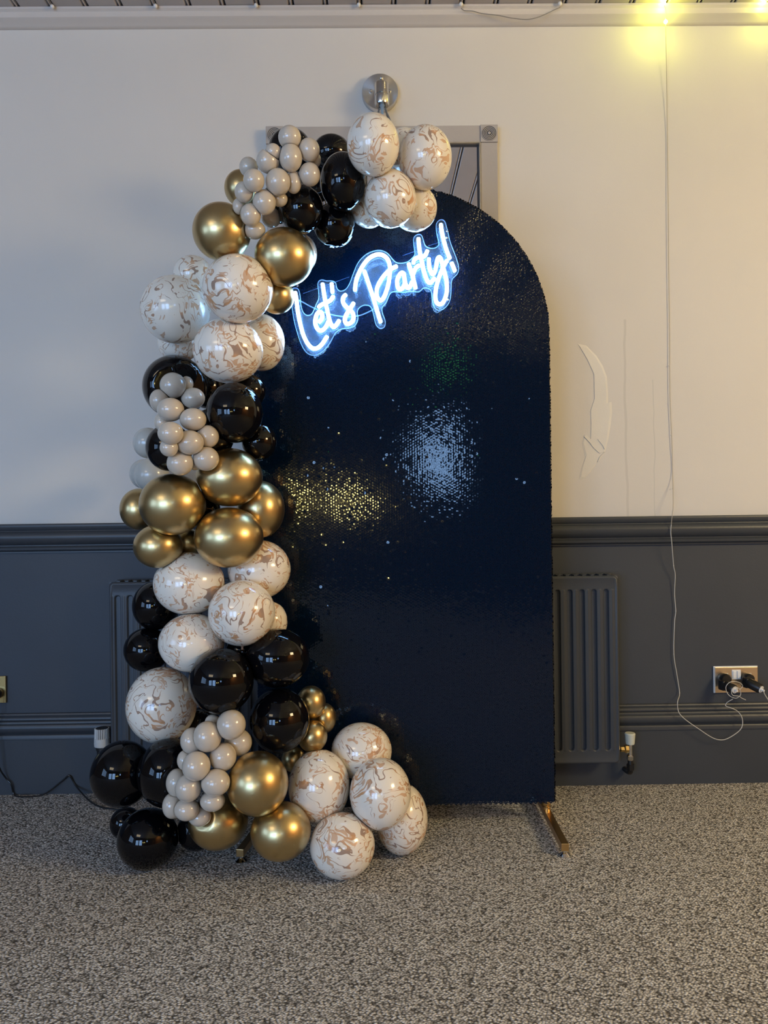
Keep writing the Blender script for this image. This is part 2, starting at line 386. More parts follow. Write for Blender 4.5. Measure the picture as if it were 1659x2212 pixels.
def window(name, a, b, c, d, axis):
    mb = MB(); cols = 3 if b-a > .8 else 2; rows = 4 if d-c > 1 else 2
    def put(u0, u1, z0, z1):
        if axis == 'y': mb.box(u0, u1, YB-.04, YB, z0, z1)
        else: mb.box(XL-.04, XL, u0, u1, z0, z1)
    t = .035
    put(a, b, c, c+t); put(a, b, d-t, d); put(a, a+t, c, d); put(b-t, b, c, d)
    o = mb.build(name, MT['pvc']); o['kind'] = 'structure'
    for i in range(1, cols):
        mb = MB(); u = a+(b-a)*i/cols; put(u-.012, u+.012, c, d); mb.build('glazing_bar', MT['pvc'], o)
    for i in range(1, rows):
        mb = MB(); z = c+(d-c)*i/rows; put(a, b, z-.012, z+.012); mb.build('glazing_bar', MT['pvc'], o)
for i, w_ in enumerate(WIN_BACK): window('window_%d' % (i+1), *w_, 'y')
window('window_4', *WIN_LEFT, 'x')
# lifted plaster on the wall
pl = [(170,225),(240,240),(320,320),(370,400),(400,480),(410,600),(410,690),(438,680),(442,760),(432,850),(415,960),(385,1080),(330,1150),(270,1230),(210,1290),
      (182,1283),(200,1200),(232,1110),(205,1010),(222,940),(270,980),(275,860),(270,750),(305,650),(300,450),(240,330)]
q_ = [at(1200+x/3.614, 680+y/3.614, YW) for x, y in pl]
n_ = len(q_); cx_ = sum((p for p in q_), Vector())/n_
vv = [(p.x, YW-.0003, p.z) for p in q_]+[(p.x+(cx_.x-p.x)*.14, YW-.0018, p.z+(cx_.z-p.z)*.04) for p in q_]
mp_ = MB(); mp_.add(vv, [(i, (i+1) % n_, n_+(i+1) % n_, n_+i) for i in range(n_)]+[tuple(range(n_, 2*n_))])
fl_ = mp_.build('plaster_flake', MT['filler'], wb)
crk = MB()
for pts in ([(225,950),(270,1000),(300,1040),(345,1080),(380,1070)], [(330,970),(370,1020),(385,1050)], [(330,1150),(345,1110),(385,1072)]):
    crk.tube([at(1200+x/3.614, 680+y/3.614, YW-.003) for x, y in pts], .0012, 5)
crk.build('plaster_crease', MT['filler'], wb)

# ------------------------------------------------------------------ radiator
RY = YW-.105
rl, rr = at(236, 1450, RY).x, at(1339, 1450, RY).x
rt, rb_ = at(830, 1250, RY).z, at(830, 1658, RY).z
rad = empty('radiator', ((rl+rr)/2, YW, 0), 'long dark grey panel radiator on the wall behind the sequin backdrop', 'radiator')
gp = 26.4/F_PX*RY; g0 = at(1311.6, 1450, RY).x; gcs = []
x = g0
while x > rl+.03: gcs.append(x); x -= gp
gz0, gz1 = at(1300, 1622, RY).z, at(1300, 1273, RY).z
zs = sorted(set([rb_, rb_+.004, rb_+.008, rb_+.012, rt-.012, rt-.008, rt-.004, rt]+[gz0-.008+i*.0025 for i in range(13)]+[gz1+.008-i*.0025 for i in range(13)]+[gz0+(gz1-gz0)*i/6 for i in range(1, 6)]))
nx = int((rr-rl)/.0021); xs = [rl+(rr-rl)*i/nx for i in range(nx+1)]
gc = np.array(gcs)
def sst(a, b, v):
    t = min(1, max(0, (v-a)/(b-a))); return t*t*(3-2*t)
V = []
for z in zs:
    for x in xs:
        e = min(x-rl, rr-x, z-rb_, rt-z)
        cxr, czr = max(0, .02-min(x-rl, rr-x)), max(0, .02-min(z-rb_, rt-z))
        if cxr > 0 and czr > 0: e = .02-math.hypot(cxr, czr)
        y = RY + (.010*(1-sst(-.001, .005, e))) + .0022*sst(.0085, .0115, e)
        dxg = abs(gc-x).min(); hw = .0098
        zz = max(gz0+hw-z, z-(gz1-hw), 0); dd = math.hypot(dxg, zz)
        y += .013*(1-sst(hw-.0035, hw+.0005, dd))
        ridge = abs(dxg-gp/2); y -= .0012*(1-sst(.002, .006, ridge))*(1 if gz0 < z < gz1 else 0)
        V.append((x, y, z))
nxx = nx+1; Fc = [(j*nxx+i, j*nxx+i+1, (j+1)*nxx+i+1, (j+1)*nxx+i) for j in range(len(zs)-1) for i in range(nx)]
link('front_panel', mesh('front_panel', V, Fc), MT['radi'], rad, smooth=True)
MB().box(rl+.004, rr-.004, RY+.012, RY+.020, rb_+.004, rt-.004).box(rl+.010, rr-.010, RY+.055, RY+.075, rb_, rt+.004).build('rear_panel', MT['radi'], rad, bevel=.003)
gr = MB()
for i in range(60):
    u = rl+.03+(rr-rl-.06)*i/59; gr.box(u-.006, u+.006, RY+.014, RY+.062, rt-.004, rt+.003)
g_ = gr.build('top_grille', MT['radi'], rad); g_['kind'] = 'stuff'
for xa in (rl+.002, rr-.006): MB().box(xa, xa+.004, RY+.012, RY+.07, rb_+.01, rt-.004).build('side_panel', MT['radi'], rad)
# valves
vp = at(1361, 1600, RY+.035); VY = RY+.035
val = empty('radiator_valve', (vp.x, VY, 0), 'pale capped lockshield valve at the right end of the radiator', 'valve')
zc0, zc1 = at(1360, 1607, VY).z, at(1360, 1583, VY).z
MB().lathe([(.0145, zc0), (.0155, zc0+.004), (.018, zc1-.006), (.0185, zc1-.003), (.0165, zc1)], (vp.x, VY, 0), n=20).build('cap', MT['capw'], val, smooth=True)
zb = at(1360, 1640, VY).z
MB().lathe([(.009, zb-.004), (.012, zb), (.012, zb+.012), (.008, zb+.016), (.008, zc0+.001)], (vp.x, VY, 0), n=16).build('body', MT['steel'], val, smooth=True)
zn = at(1350, 1618, VY).z
MB().lathe([(.008, 0), (.014, .003), (.014, .014), (.010, .018), (.010, .03)], (vp.x-.004, VY, zn), (-1, 0, 0), n=6).build('nut', MT['brass'], val)
zp = at(1362, 1664, VY).z
MB().tube(crom([(vp.x, VY, zb), (vp.x, VY, zp), (vp.x, VY+.02, zp-.012), (vp.x-.004, YW-.016, zp-.012)], 5), .0095, 12).lathe([(.0135, zp+.002), (.0135, zp+.022)], (vp.x, VY, 0), n=6).build('pipe', MT['plastic'], val, smooth=True)
tp = at(220.5, 1592, VY)
trv = empty('thermostatic_valve', (tp.x, VY, 0), 'white ribbed radiator valve knob at the left end of the radiator', 'valve')
t0, t1, t2 = at(220, 1613, VY).z, at(220, 1594, VY).z, at(220, 1572, VY).z
MB().lathe([(.021, t0), (.026, t0+.003), (.027, t0+.012), (.0265, t1), (.022, t1+.001)], (tp.x, VY, 0), n=32).build('collar', MT['aged'], trv, smooth=True)
kb = MB().lathe([(.022, t1), (.022, t2-.002), (.020, t2)], (tp.x, VY, 0), n=32); kb.build('knob', MT['plastic'], trv, smooth=True)
rb2 = MB()
for i in range(24):
    a = 2*math.pi*i/24; c_, s_ = math.cos(a), math.sin(a)
    rb2.bar((tp.x+c_*.0235, VY+s_*.0235, t1), (tp.x+c_*.0225, VY+s_*.0225, t2-.001), .0035, .0035)
rb2.build('knob_rib', MT['aged'], trv)['kind'] = 'stuff'
MB().lathe([(.012, t0-.07), (.012, t0-.03), (.018, t0-.028), (.018, t0-.012), (.021, t0-.01), (.021, t0)], (tp.x, VY, 0), n=18).build('body', MT['plastic'], trv, smooth=True)
MB().tube([(tp.x, VY, t0-.05), (rl+.01, VY, t0-.05)], .009, 10).tube([(tp.x, VY, t0-.068), (tp.x, VY, .0)], .0075, 10).build('pipe', MT['steel'], trv, smooth=True)

# ------------------------------------------------------------------ mirror
MY = YW-.030
a_ = at(574, 277, MY); b_ = at(1075, 266, MY)
mx0, mx1, mzt, mzb = a_.x, b_.x, (a_.z+b_.z)/2, 1.02
mir = empty('wall_mirror', ((mx0+mx1)/2, YW, mzb), 'tall silver framed mirror with ringed corner blocks hung behind the balloons', 'mirror')
fw = .0625
MB().box(mx0+fw, mx1-fw, MY, YW-.001, mzt-fw+.001, mzt-.001).build('top_rail', MT['frame'], mir, bevel=.002)
MB().box(mx0+fw, mx1-fw, MY, YW-.001, mzb+.001, mzb+fw-.001).build('bottom_rail', MT['frame'], mir, bevel=.002)
MB().box(mx0+.001, mx0+fw-.001, MY, YW-.001, mzb+fw, mzt-fw).build('side_rail', MT['frame'], mir, bevel=.002)
MB().box(mx1-fw+.001, mx1-.001, MY, YW-.001, mzb+fw, mzt-fw).build('side_rail', MT['frame'], mir, bevel=.002)
for cx, cz in ((mx0, mzt-fw), (mx1-fw, mzt-fw), (mx0, mzb), (mx1-fw, mzb)):
    bk = MB().box(cx, cx+fw, MY-.004, YW-.001, cz, cz+fw).build('corner_block', MT['frame'], mir, bevel=.0015)
    o_ = Vector((cx+fw/2, MY-.004, cz+fw/2))
    bo = MB().lathe([(.0275, -.001), (.0275, .0006), (0, .0006)], o_, (0, -1, 0), n=40).build('ring_boss', MT['framedark'], bk)
    rg = MB()
    for r0 in (.0258, .0207, .0156, .0105):
        rg.tube([o_+Vector((r0*math.cos(t*math.pi/20), -.0012, r0*math.sin(t*math.pi/20))) for t in range(40)], .0014, 6, closed=True)
    rg.lathe([(.0055, -.001), (.0055, .002), (.003, .004), (0, .0042)], o_, (0, -1, 0), n=16)
    rg.build('ring', MT['frame'], bk, smooth=True)['kind'] = 'stuff'
i0, i1, j0, j1 = mx0+fw, mx1-fw, mzb+fw, mzt-fw
bd = MB()
for (p, q) in (((i0,j0),(i1,j0)), ((i1,j0),(i1,j1)), ((i1,j1),(i0,j1)), ((i0,j1),(i0,j0))):
    cxm, czm = (i0+i1)/2, (j0+j1)/2
    def ins(pt, d, y): return (pt[0]+(d if pt[0] < cxm else -d), y, pt[1]+(d if pt[1] < czm else -d))
    for k_, (d0, y0, d1, y1) in enumerate(((0, MY-.006, .004, MY-.006), (.004, MY-.006, .006, MY+.001))):
        bd.add([ins(p, d0, y0), ins(q, d0, y0), ins(q, d1, y1), ins(p, d1, y1)], [(0, 1, 2, 3)])
    bd.add([ins(p, 0, MY), ins(q, 0, MY), ins(q, 0, MY-.006), ins(p, 0, MY-.006)], [(0, 1, 2, 3)])
bd.build('bead', MT['framebright'], mir)
rbm = MB()
for (p, q) in (((i0,j0),(i1,j0)), ((i1,j0),(i1,j1)), ((i1,j1),(i0,j1)), ((i0,j1),(i0,j0))):
    rbm.add([ins(p, .006, MY+.001), ins(q, .006, MY+.001), ins(q, .013, MY+.010), ins(p, .013, MY+.010)], [(0, 1, 2, 3)])
rbm.build('rebate', MT['framedark'], mir)
MB().add([(i0+.012, MY+.009, j0+.012), (i1-.012, MY+.009, j0+.012), (i1-.012, MY+.009, j1-.012), (i0+.012, MY+.009, j1-.012)], [(0, 1, 2, 3)]).build('mirror_glass', MT['mirror'], mir)

# ------------------------------------------------------------------ wall lamp above the mirror
sp_ = at(821, 197, YW-.03)
lamp = empty('wall_lamp', (sp_.x, YW, sp_.z), 'round brushed steel wall lamp with clear bulb above the topmost balloon', 'lamp')
MB().lathe([(.0635, 0), (.0645, .002), (.0645, .026), (.063, .029), (.0, .029)], (sp_.x, YW-.001, sp_.z), (0, -1, 0), n=64).build('backplate', MT['plate'], lamp, smooth=True)
hy = YW-.075; hc = at(824, 197, hy)
htop, hmid, hbot = at(823, 181, hy).z, at(823, 211, hy).z, at(823, 231, hy).z
tl = Vector((0.02, -0.10, -1)).normalized(); hL = htop-hbot
MB().lathe([(.012, 0), (.0245, .003), (.0255, .008), (.0255, hL*.55), (.023, hL*.58), (.023, hL*.62), (.0255, hL*.65), (.0255, hL*.93), (.022, hL)], (hc.x, hy, htop), tl, n=36).build('lamp_holder', MT['steel'], lamp, smooth=True)
MB().tube([(hc.x, YW-.028, hc.z+.004), (hc.x, hy+.006, hc.z+.004)], .011, 14).build('arm', MT['steel'], lamp, smooth=True)
MB().tube([(hc.x, YW-.028, htop+.020), (hc.x, hy+.012, htop+.024)], .006, 12).ball((hc.x, hy+.010, htop+.024), .008).tube([(hc.x, hy+.010, htop+.024), (hc.x, hy+.004, htop-.004)], .004, 8).build('switch', MT['steel'], lamp, smooth=True)
for dx in (-.034, .034):
    MB().lathe([(.006, 0), (.006, .003), (.004, .006), (0, .007)], (sp_.x+dx, YW-.030, sp_.z), (0, -1, 0), n=14).build('screw', MT['chrome'], lamp, smooth=True)
nb = Vector((hc.x, hy, htop))+tl*(hL-.001)
bp = [(.0125, 0), (.0125, .006), (.014, .014), (.019, .030), (.027, .050), (.033, .070), (.035, .090), (.031, .110), (.020, .124), (.0, .130)]
MB().lathe(bp, nb, tl, n=28).build('bulb', MT['bulbglass'], lamp, smooth=True)
MB().lathe([(.010, 0), (.006, .008), (.004, .030), (.003, .05), (0, .052)], nb, tl, n=12).tube(crom([nb+tl*.045+Vector((-.004, 0, 0)), nb+tl*.075+Vector((-.010, 0, 0)), nb+tl*.10, nb+tl*.075+Vector((.010, 0, 0)), nb+tl*.045+Vector((.004, 0, 0))], 5), .0006, 5).build('filament', MT['cableclear'], lamp, smooth=True)

# ------------------------------------------------------------------ fairy light strings along the ceiling boards
def bulb_pts(x, y0, y1, step, z): 
    n = int((y0-y1)/step); return [(x, y0-step*i, z-.006-.004*math.sin(i*1.7)) for i in range(n+1)]
strs = [(113, 'leftmost unlit fairy light string clipped along the ceiling boards'), (336, 'second unlit fairy light string from the left on the ceiling'),
        (553, 'unlit fairy light string on the ceiling, third from the left'), (775, 'unlit fairy light string on the ceiling left of the wall lamp'),
        (996, 'unlit fairy light string on the ceiling at the left end of the sagging wire'), (1210, 'unlit fairy light string on the ceiling at the right end of the sagging wire'),
        (1434, 'glowing yellow fairy light string on the ceiling above the hanging wire'), (1650, 'glowing yellow fairy light string on the ceiling in the top right corner')]
sy = YW-.065
for px, lab in strs:
    p = at(px, 12, sy); lit = px > 1400
    s_ = empty('fairy_light_string', (p.x, sy, ZC-.004), lab, 'fairy lights', 'fairy light strings along the ceiling')
    MB().tube([(p.x, YB+.05, ZC-.005), (p.x, 0, ZC-.004), (p.x, sy+.008, ZC-.006)], .0012, 5).build('wire', MT['wire'] if lit else MT['grey'], s_)
    MB().ball((p.x, sy, ZC-.011), .0065 if lit else .0075).build('bulb', MT['led'] if lit else MT['ledoff'], s_, smooth=True)
    far = MB()
    for q in bulb_pts(p.x, sy-.20, YB+.1, .20, ZC): far.ball(q, .0045, 6, 4)
    fb = far.build('bulb', MT['ledfar'] if (px > 900) else MT['ledoff'], s_); fb['kind'] = 'stuff'
for i in range(8):                                # more strings farther right, seen only as reflections
    x_ = at(1650, 12, sy).x+.36*(i+1)
    s_ = empty('fairy_light_string', (x_, sy, ZC-.004), 'fairy light string on the ceiling, %s one beyond the right picture edge' % ('first second third fourth fifth sixth seventh eighth'.split()[i]), 'fairy lights', 'fairy light strings right of view')
    MB().tube([(x_, YB+.05, ZC-.005), (x_, 0, ZC-.004), (x_, sy, ZC-.006)], .0012, 5).build('wire', MT['wire'], s_)
    far = MB()
    for q in bulb_pts(x_, sy-.1, YB+.1, .20, ZC): far.ball(q, .0045, 6, 4)
    fb = far.build('bulb', MT['ledfar'], s_); fb['kind'] = 'stuff'
def glow(p, e, parent):
    l = bpy.data.lights.new('fairy_glow', 'POINT'); l.energy = e; l.color = (0.92, 1.0, 0.07); l.shadow_soft_size = .008
    o = bpy.data.objects.new('fairy_glow', l); COL.objects.link(o); o.parent = parent; o.location = Vector(p)-world_loc(parent)
# hanging string down the wall to the socket
hp = [(1434,10),(1438,22),(1438,47),(1439,110),(1441,260),(1443,420),(1444,560),(1446,700),(1447,850),(1451,950),(1453,1030),(1454,1090),(1452,1113),(1449,1147),(1451,1172),(1455,1222),(1458.6,1242),(1457,1282),(1459.7,1320),
      (1457,1345),(1455.7,1413),(1462,1456),(1468,1497),(1464,1514),(1464,1530),(1469,1543),(1484,1557),(1510,1575),(1536,1592),(1553,1598),(1570,1596),(1593,1582),(1603,1569),(1603,1551),(1594,1537),(1581,1530),(1568,1525),(1570,1518),(1583,1510)]
hs = empty('hanging_fairy_light_wire', at(1452, 1113, YW-.04), 'thin clear fairy light wire hanging from ceiling down the right wall to the socket', 'fairy lights')
def hd(px, py):
    if py < 60: return YW-.064
    if py < 1090: return YW-.006-.03*max(0, 1-(py-60)/160)
    if py < 1200: return YW-.044
    if py < 1500: return YW-.008-.03*max(0, 1-(py-1200)/60)
    if px > 1575 and py < 1535: return YW-.060
    return YW-.050
w3 = [at(x, y, hd(x, y)) for x, y in hp]
wp = crom(w3, 5)
MB().tube(wp[:64], .0011, 6).build('upper_wire', MT['wiretan'], hs, smooth=True)
MB().tube(wp[63:], .0014, 6).build('lower_wire', MT['wire'], hs, smooth=True)
lb = at(1438, 47, YW-.067)
MB().ball(lb, .0065).build('bulb', MT['led'], hs, smooth=True)
glow((lb.x-.012, lb.y-.012, lb.z), 0.50, hs)
lb2 = at(1434, 12, sy); glow((lb2.x, sy-.015, ZC-.035), 0.16, hs)
lb3 = at(1653, 12, sy); glow((lb3.x+.02, sy-.02, ZC-.04), 0.36, hs)
for py in (700, 790, 870, 940, 1055, 1222, 1320, 1413, 1497):
    q = min(w3, key=lambda p: abs(p.z-at(1450, py, YW-.01).z)) if py not in (870, 790, 940, 1055) else at(1447+(py-850)*.03, py, YW-.008)
    MB().ball(q, .0022, 6, 4).build('led', MT['wire'], hs)
# sagging wire over the cornice
sw = [(996,18),(1004,23),(1022,24),(1040,29),(1075,33),(1105,39),(1137,42),(1160,38),(1182,29),(1198,21),(1210,16)]
MB().tube(crom([at(x, y, YW-.056) for x, y in sw], 4), .0016, 6).build('sagging_wire', MT['grey'], smooth=True)
tag(bpy.data.objects['sagging_wire'], 'grey wire sagging across the cornice between two ceiling boards', 'wire')

# ------------------------------------------------------------------ sockets
def rounded_plate(mb, x0, x1, y0, y1, z0, z1): mb.box(x0, x1, y0, y1, z0, z1)
c0, c1 = at(1544, 1441, YW-.008), at(1637, 1496, YW-.008)
sk = empty('double_socket', ((c0.x+c1.x)/2, YW, (c0.z+c1.z)/2), 'brushed bronze double socket low on the right wall', 'socket')
sxl, sxr, szt, szb = c0.x, c1.x, (at(1590, 1441, YW-.008).z), at(1590, 1496, YW-.008).z
MB().box(sxl-.003, sxr+.002, YW-.004, YW-.0005, szb-.001, szt+.003).build('backing', MT['white'], sk)
MB().box(sxl, sxr, YW-.009, YW-.003, szb, szt).build('faceplate', MT['bronze'], sk, bevel=.001)
sc_ = at(1590.5, 1457, YW-.01); sr = MB().box(sc_.x-.016, sc_.x+.016, YW-.011, YW-.008, sc_.z-.017, sc_.z+.017).build('switch_surround', MT['white'], sk)
MB().box(sc_.x-.013, sc_.x-.001, YW-.014, YW-.010, sc_.z-.013, sc_.z+.013).build('rocker', MT['white'], sr, bevel=.001)
MB().box(sc_.x+.002, sc_.x+.014, YW-.016, YW-.010, sc_.z-.013, sc_.z+.013).build('rocker', MT['white'], sr, bevel=.001)
for px in (1566, 1616):
    s1 = at(px, 1459, YW-.01); MB().box(s1.x-.012, s1.x+.012, YW-.0105, YW-.008, s1.z-.012, s1.z+.008).build('pin_insert', MT['white'], sk)
def plug(pts, lab, tip):
    a = at(*pts[0], YW-.03); e = empty('plug_adapter', (a.x, YW-.01, a.z), lab, 'plug', 'black plug adapters in the right socket')
    MB().lathe([(.019, 0), (.020, .003), (.020, .026), (.016, .032), (.0, .033)], (a.x, YW-.010, a.z), (0, -1, 0), n=24).build('plug_body', MT['plastic'], e, smooth=True)
    b = at(*pts[1], YW-.045); c = at(*pts[2], YW-.085); b0 = Vector((a.x-.016, YW-.028, b.z))
    d = (c-b).normalized()
    MB().bar(b0, b+d*.008, .030, .036).build('adapter_block', MT['plastic'], e, bevel=.005)
    MB().lathe([(.017, 0), (.018, .01), (.017, (c-b).length-.004), (.014, (c-b).length)], b, d, n=20).build('adapter_nose', MT['plastic'], e, smooth=True)
    MB().lathe([(.0125, 0), (.0125, .002), (.009, .0025), (.009, .001), (.004, .001), (.004, .012), (0, .012)], c, d, n=18).build('usb_tip', MT['white'], e, smooth=True)
    return c, d
c1_, d1_ = plug([(1567, 1467), (1566, 1480), (1587, 1490)], 'left black plug adapter in the right socket with wire coiled around it', 0)
c2_, d2_ = plug([(1617, 1467), (1616, 1474), (1644, 1489)], 'right black plug adapter in the right socket pointing out of frame', 0)
coil = empty('coiled_wire', c1_, 'silvery wire wound in loops round the left plug adapter', 'wire')
cc = [at(x, y, Y) for x, y, Y in [(1597,1490,YW-.075),(1604,1483,YW-.07),(1600,1476,YW-.08),(1588,1472,YW-.09),(1576,1474,YW-.09),(1568,1484,YW-.085),(1571,1497,YW-.085),(1579,1505,YW-.09),
      (1591,1508,YW-.095),(1600,1500,YW-.095),(1597,1488,YW-.10),(1587,1484,YW-.10),(1580,1492,YW-.10),(1583,1502,YW-.10),(1596,1504,YW-.10),(1602,1508,YW-.09),(1611,1512,YW-.085)]]
MB().tube(crom(cc, 6), .0012, 6).build('loop', MT['wire'], coil, smooth=True)
MB().tube(crom([c2_+d2_*.01, at(1652, 1500, YW-.09), at(1661, 1514, YW-.08), at(1675, 1535, YW-.07)], 5), .0016, 6).build('plug_lead', MT['wire'], smooth=True)
tag(bpy.data.objects['plug_lead'], 'pale lead leaving the right plug adapter at the frame edge', 'cable')
c0, c1 = at(-80, 1462, YW-.008), at(13, 1518, YW-.008)
sk2 = empty('double_socket', ((c0.x+c1.x)/2, YW, (c0.z+c1.z)/2), 'brass socket plate cut off by the left picture edge', 'socket')
MB().box(c0.x, c1.x, YW-.009, YW-.0005, c1.z, c0.z).build('faceplate', MT['brass'], sk2, bevel=.001)
pc = at(0, 1497, YW-.01)
pp = empty('plug', (pc.x, YW-.01, pc.z), 'black plug in the brass socket at the left picture edge', 'plug')
MB().lathe([(.017, 0), (.018, .004), (.018, .024), (.013, .030), (0, .031)], (pc.x-.006, YW-.0095, pc.z), (0, -1, 0), n=24).build('plug_body', MT['plastic'], pp, smooth=True)
kp = [at(-6, 1497, YW-.036), at(-12, 1560, YW-.05), at(-4, 1648, YW-.05), at(12, 1680, YW-.03), at(24, 1694, YW-.028), onz(30, 1716, .004), onz(46, 1721, .004), onz(92, 1717, .005), at(135, 1686, YW-.025), at(150, 1676, YW-.025),
      at(165, 1699, YW-.026), onz(190, 1727, .005), onz(212, 1741, .004), onz(240, 1747, .004), onz(300, 1752, .004), onz(380, 1750, .004)]
MB().tube(crom(kp, 6), .0028, 8).build('power_cable', MT['plastic'], smooth=True)
tag(bpy.data.objects['power_cable'], 'black power cable running along the skirting to the lower left balloons', 'cable')

# ------------------------------------------------------------------ sequin backdrop on its stand
PY = 2.40
pxr = at(1192, 1106, PY).x; HW = .462; pcx = pxr-HW
pzc = at(884, 722, PY).z; pzb = at(1100, 1735, PY).z
bk = empty('arch_backdrop', (pcx, PY+.02, 0), 'tall arched backdrop covered in black sequins on gold feet', 'backdrop')
def outline(inset=0.0, n=64):
    hw = HW-inset; pts = []
    for i in range(n+1):
        a = math.pi*i/n; pts.append((pcx+hw*math.cos(a), pzc+hw*math.sin(a)))
    m_ = 24
    for i in range(m_+1):
        t = i/m_; x = pcx-hw+2*hw*t
        pts.append((x, pzb+inset+.006*math.sin(t*7+2.2)*(1-t*.3)+.003*math.sin(t*19)))
    return pts
TH = .028
o1 = outline(.004); n_ = len(o1); o0 = outline(0)
vv = [(x, PY+.001, z) for x, z in o1]+[(x, PY+.006, z) for x, z in o0]+[(x, PY+TH, z) for x, z in o0]
ff = [tuple(range(n_)), tuple(reversed(range(2*n_, 3*n_)))]
for r_ in range(2): ff += [(r_*n_+i, r_*n_+(i+1) % n_, (r_+1)*n_+(i+1) % n_, (r_+1)*n_+i) for i in range(n_)]
MB().add(vv, ff).build('fabric_cover', MT['cover'], bk)
rng = np.random.default_rng(7)
CP, RP, SR = .0078, .0088, .0049
pts = []
nc = int(2*HW/CP)
for i in range(nc+1):
    x = pcx-HW+.004+i*CP
    for j in range(int((pzc+HW-pzb)/RP)+2):
        z = pzb+.002+(j+(i % 2)*.5)*RP
        dx = abs(x-pcx)
        if z < pzc:
            if dx > HW-.003: continue
        elif math.hypot(x-pcx, z-pzc) > HW-.003: continue
        pts.append((x, z, (i+j*2) % 3))
P_ = np.array(pts); Nn = len(P_)
P_[:, 0] += rng.normal(0, .0004, Nn); P_[:, 1] += rng.normal(0, .0004, Nn)
# slow billow of the cloth, then a small tilt of each sequin of its own, a few loose ones
tx = .010*np.sin(P_[:, 0]*7+P_[:, 1]*3.1)+.006*np.sin(P_[:, 1]*11+P_[:, 0]*4)
tz = .008*np.sin(P_[:, 1]*6+1.0+P_[:, 0]*5)
sg = np.where(rng.random(Nn) < .04, .045, .007)
patch = .5+.5*np.sin(P_[:, 0]*19+2*np.sin(P_[:, 1]*5))*np.sin(P_[:, 1]*13+1.7*np.sin(P_[:, 0]*8)); sg = sg*(0.55+.9*patch)
tx = tx+rng.normal(0, 1, Nn)*sg; tz = tz+rng.normal(0, 1, Nn)*sg
K = 8; ang = np.arange(K)*2*math.pi/K
U = np.cos(ang); Wv = np.sin(ang)
verts = np.zeros((Nn, 2*K, 3))
for r_i, (rad_, rise) in enumerate(((SR, 0.0), (.0011, .0005))):
    du = rad_*U[None, :]; dw = rad_*Wv[None, :]
    verts[:, r_i*K:(r_i+1)*K, 0] = P_[:, 0:1]+du
    verts[:, r_i*K:(r_i+1)*K, 2] = P_[:, 1:2]+dw
    verts[:, r_i*K:(r_i+1)*K, 1] = PY-.0012-.00035*P_[:, 2:3]+du*tx[:, None]+dw*tz[:, None]+rise*0.10
q = np.arange(K); fq = np.stack([q, (q+1) % K, K+(q+1) % K, K+q], 1)
F_ = (fq[None]+(np.arange(Nn)*2*K)[:, None, None]).reshape(-1, 4)
# side strip of sequins round the rim
ev = []; ef = []
def rim_seq(x, z, nx_, nz_, y):
    t = Vector((-nz_, 0, nx_)); yv = Vector((0, 1, 0)); c = Vector((x, y, z))+Vector((nx_, 0, nz_))*.0012
    ti = Vector((rng.normal(0, .12), rng.normal(0, .12), 0)); base = len(ev)
    nn = Vector((nx_, 0, nz_))
    for k_ in range(6):
        a = k_*math.pi/3; off = t*math.cos(a)*.0046+yv*math.sin(a)*.0046
        ev.append(tuple(c+off+nn*(math.cos(a)*ti.x+math.sin(a)*ti.y)*.0046))
    ef.append(tuple(range(base, base+6)))
sarc = int(math.pi*HW/RP)
for row in range(3):
    y = PY+.006+row*.0085
    for i in range(sarc+1):
        a = math.pi*(i+.5*(row % 2))/sarc; rim_seq(pcx+HW*math.cos(a), pzc+HW*math.sin(a), math.cos(a), math.sin(a), y)
    for i in range(int((pzc-pzb)/RP)):
        z = pzb+(i+.5*(row % 2))*RP; rim_seq(pcx+HW, z, 1, 0, y); rim_seq(pcx-HW, z, -1, 0, y)
me = bpy.data.meshes.new('sequins')
av = np.concatenate([verts.reshape(-1, 3), np.array(ev)]); nv0 = Nn*2*K
me.vertices.add(len(av)); me.vertices.foreach_set('co', av.ravel().astype(np.float32))
ln = np.concatenate([F_.ravel(), (np.array(ef)+nv0).ravel()]); nF, nE = len(F_), len(ef)
me.loops.add(len(ln)); me.loops.foreach_set('vertex_index', ln.astype(np.int32))
me.polygons.add(nF+nE)
me.polygons.foreach_set('loop_start', np.concatenate([np.arange(nF)*4, nF*4+np.arange(nE)*6]).astype(np.int32))
me.update(calc_edges=True); me.validate()
so = link('sequins', me, MT['sequin'], bk); so['kind'] = 'stuff'
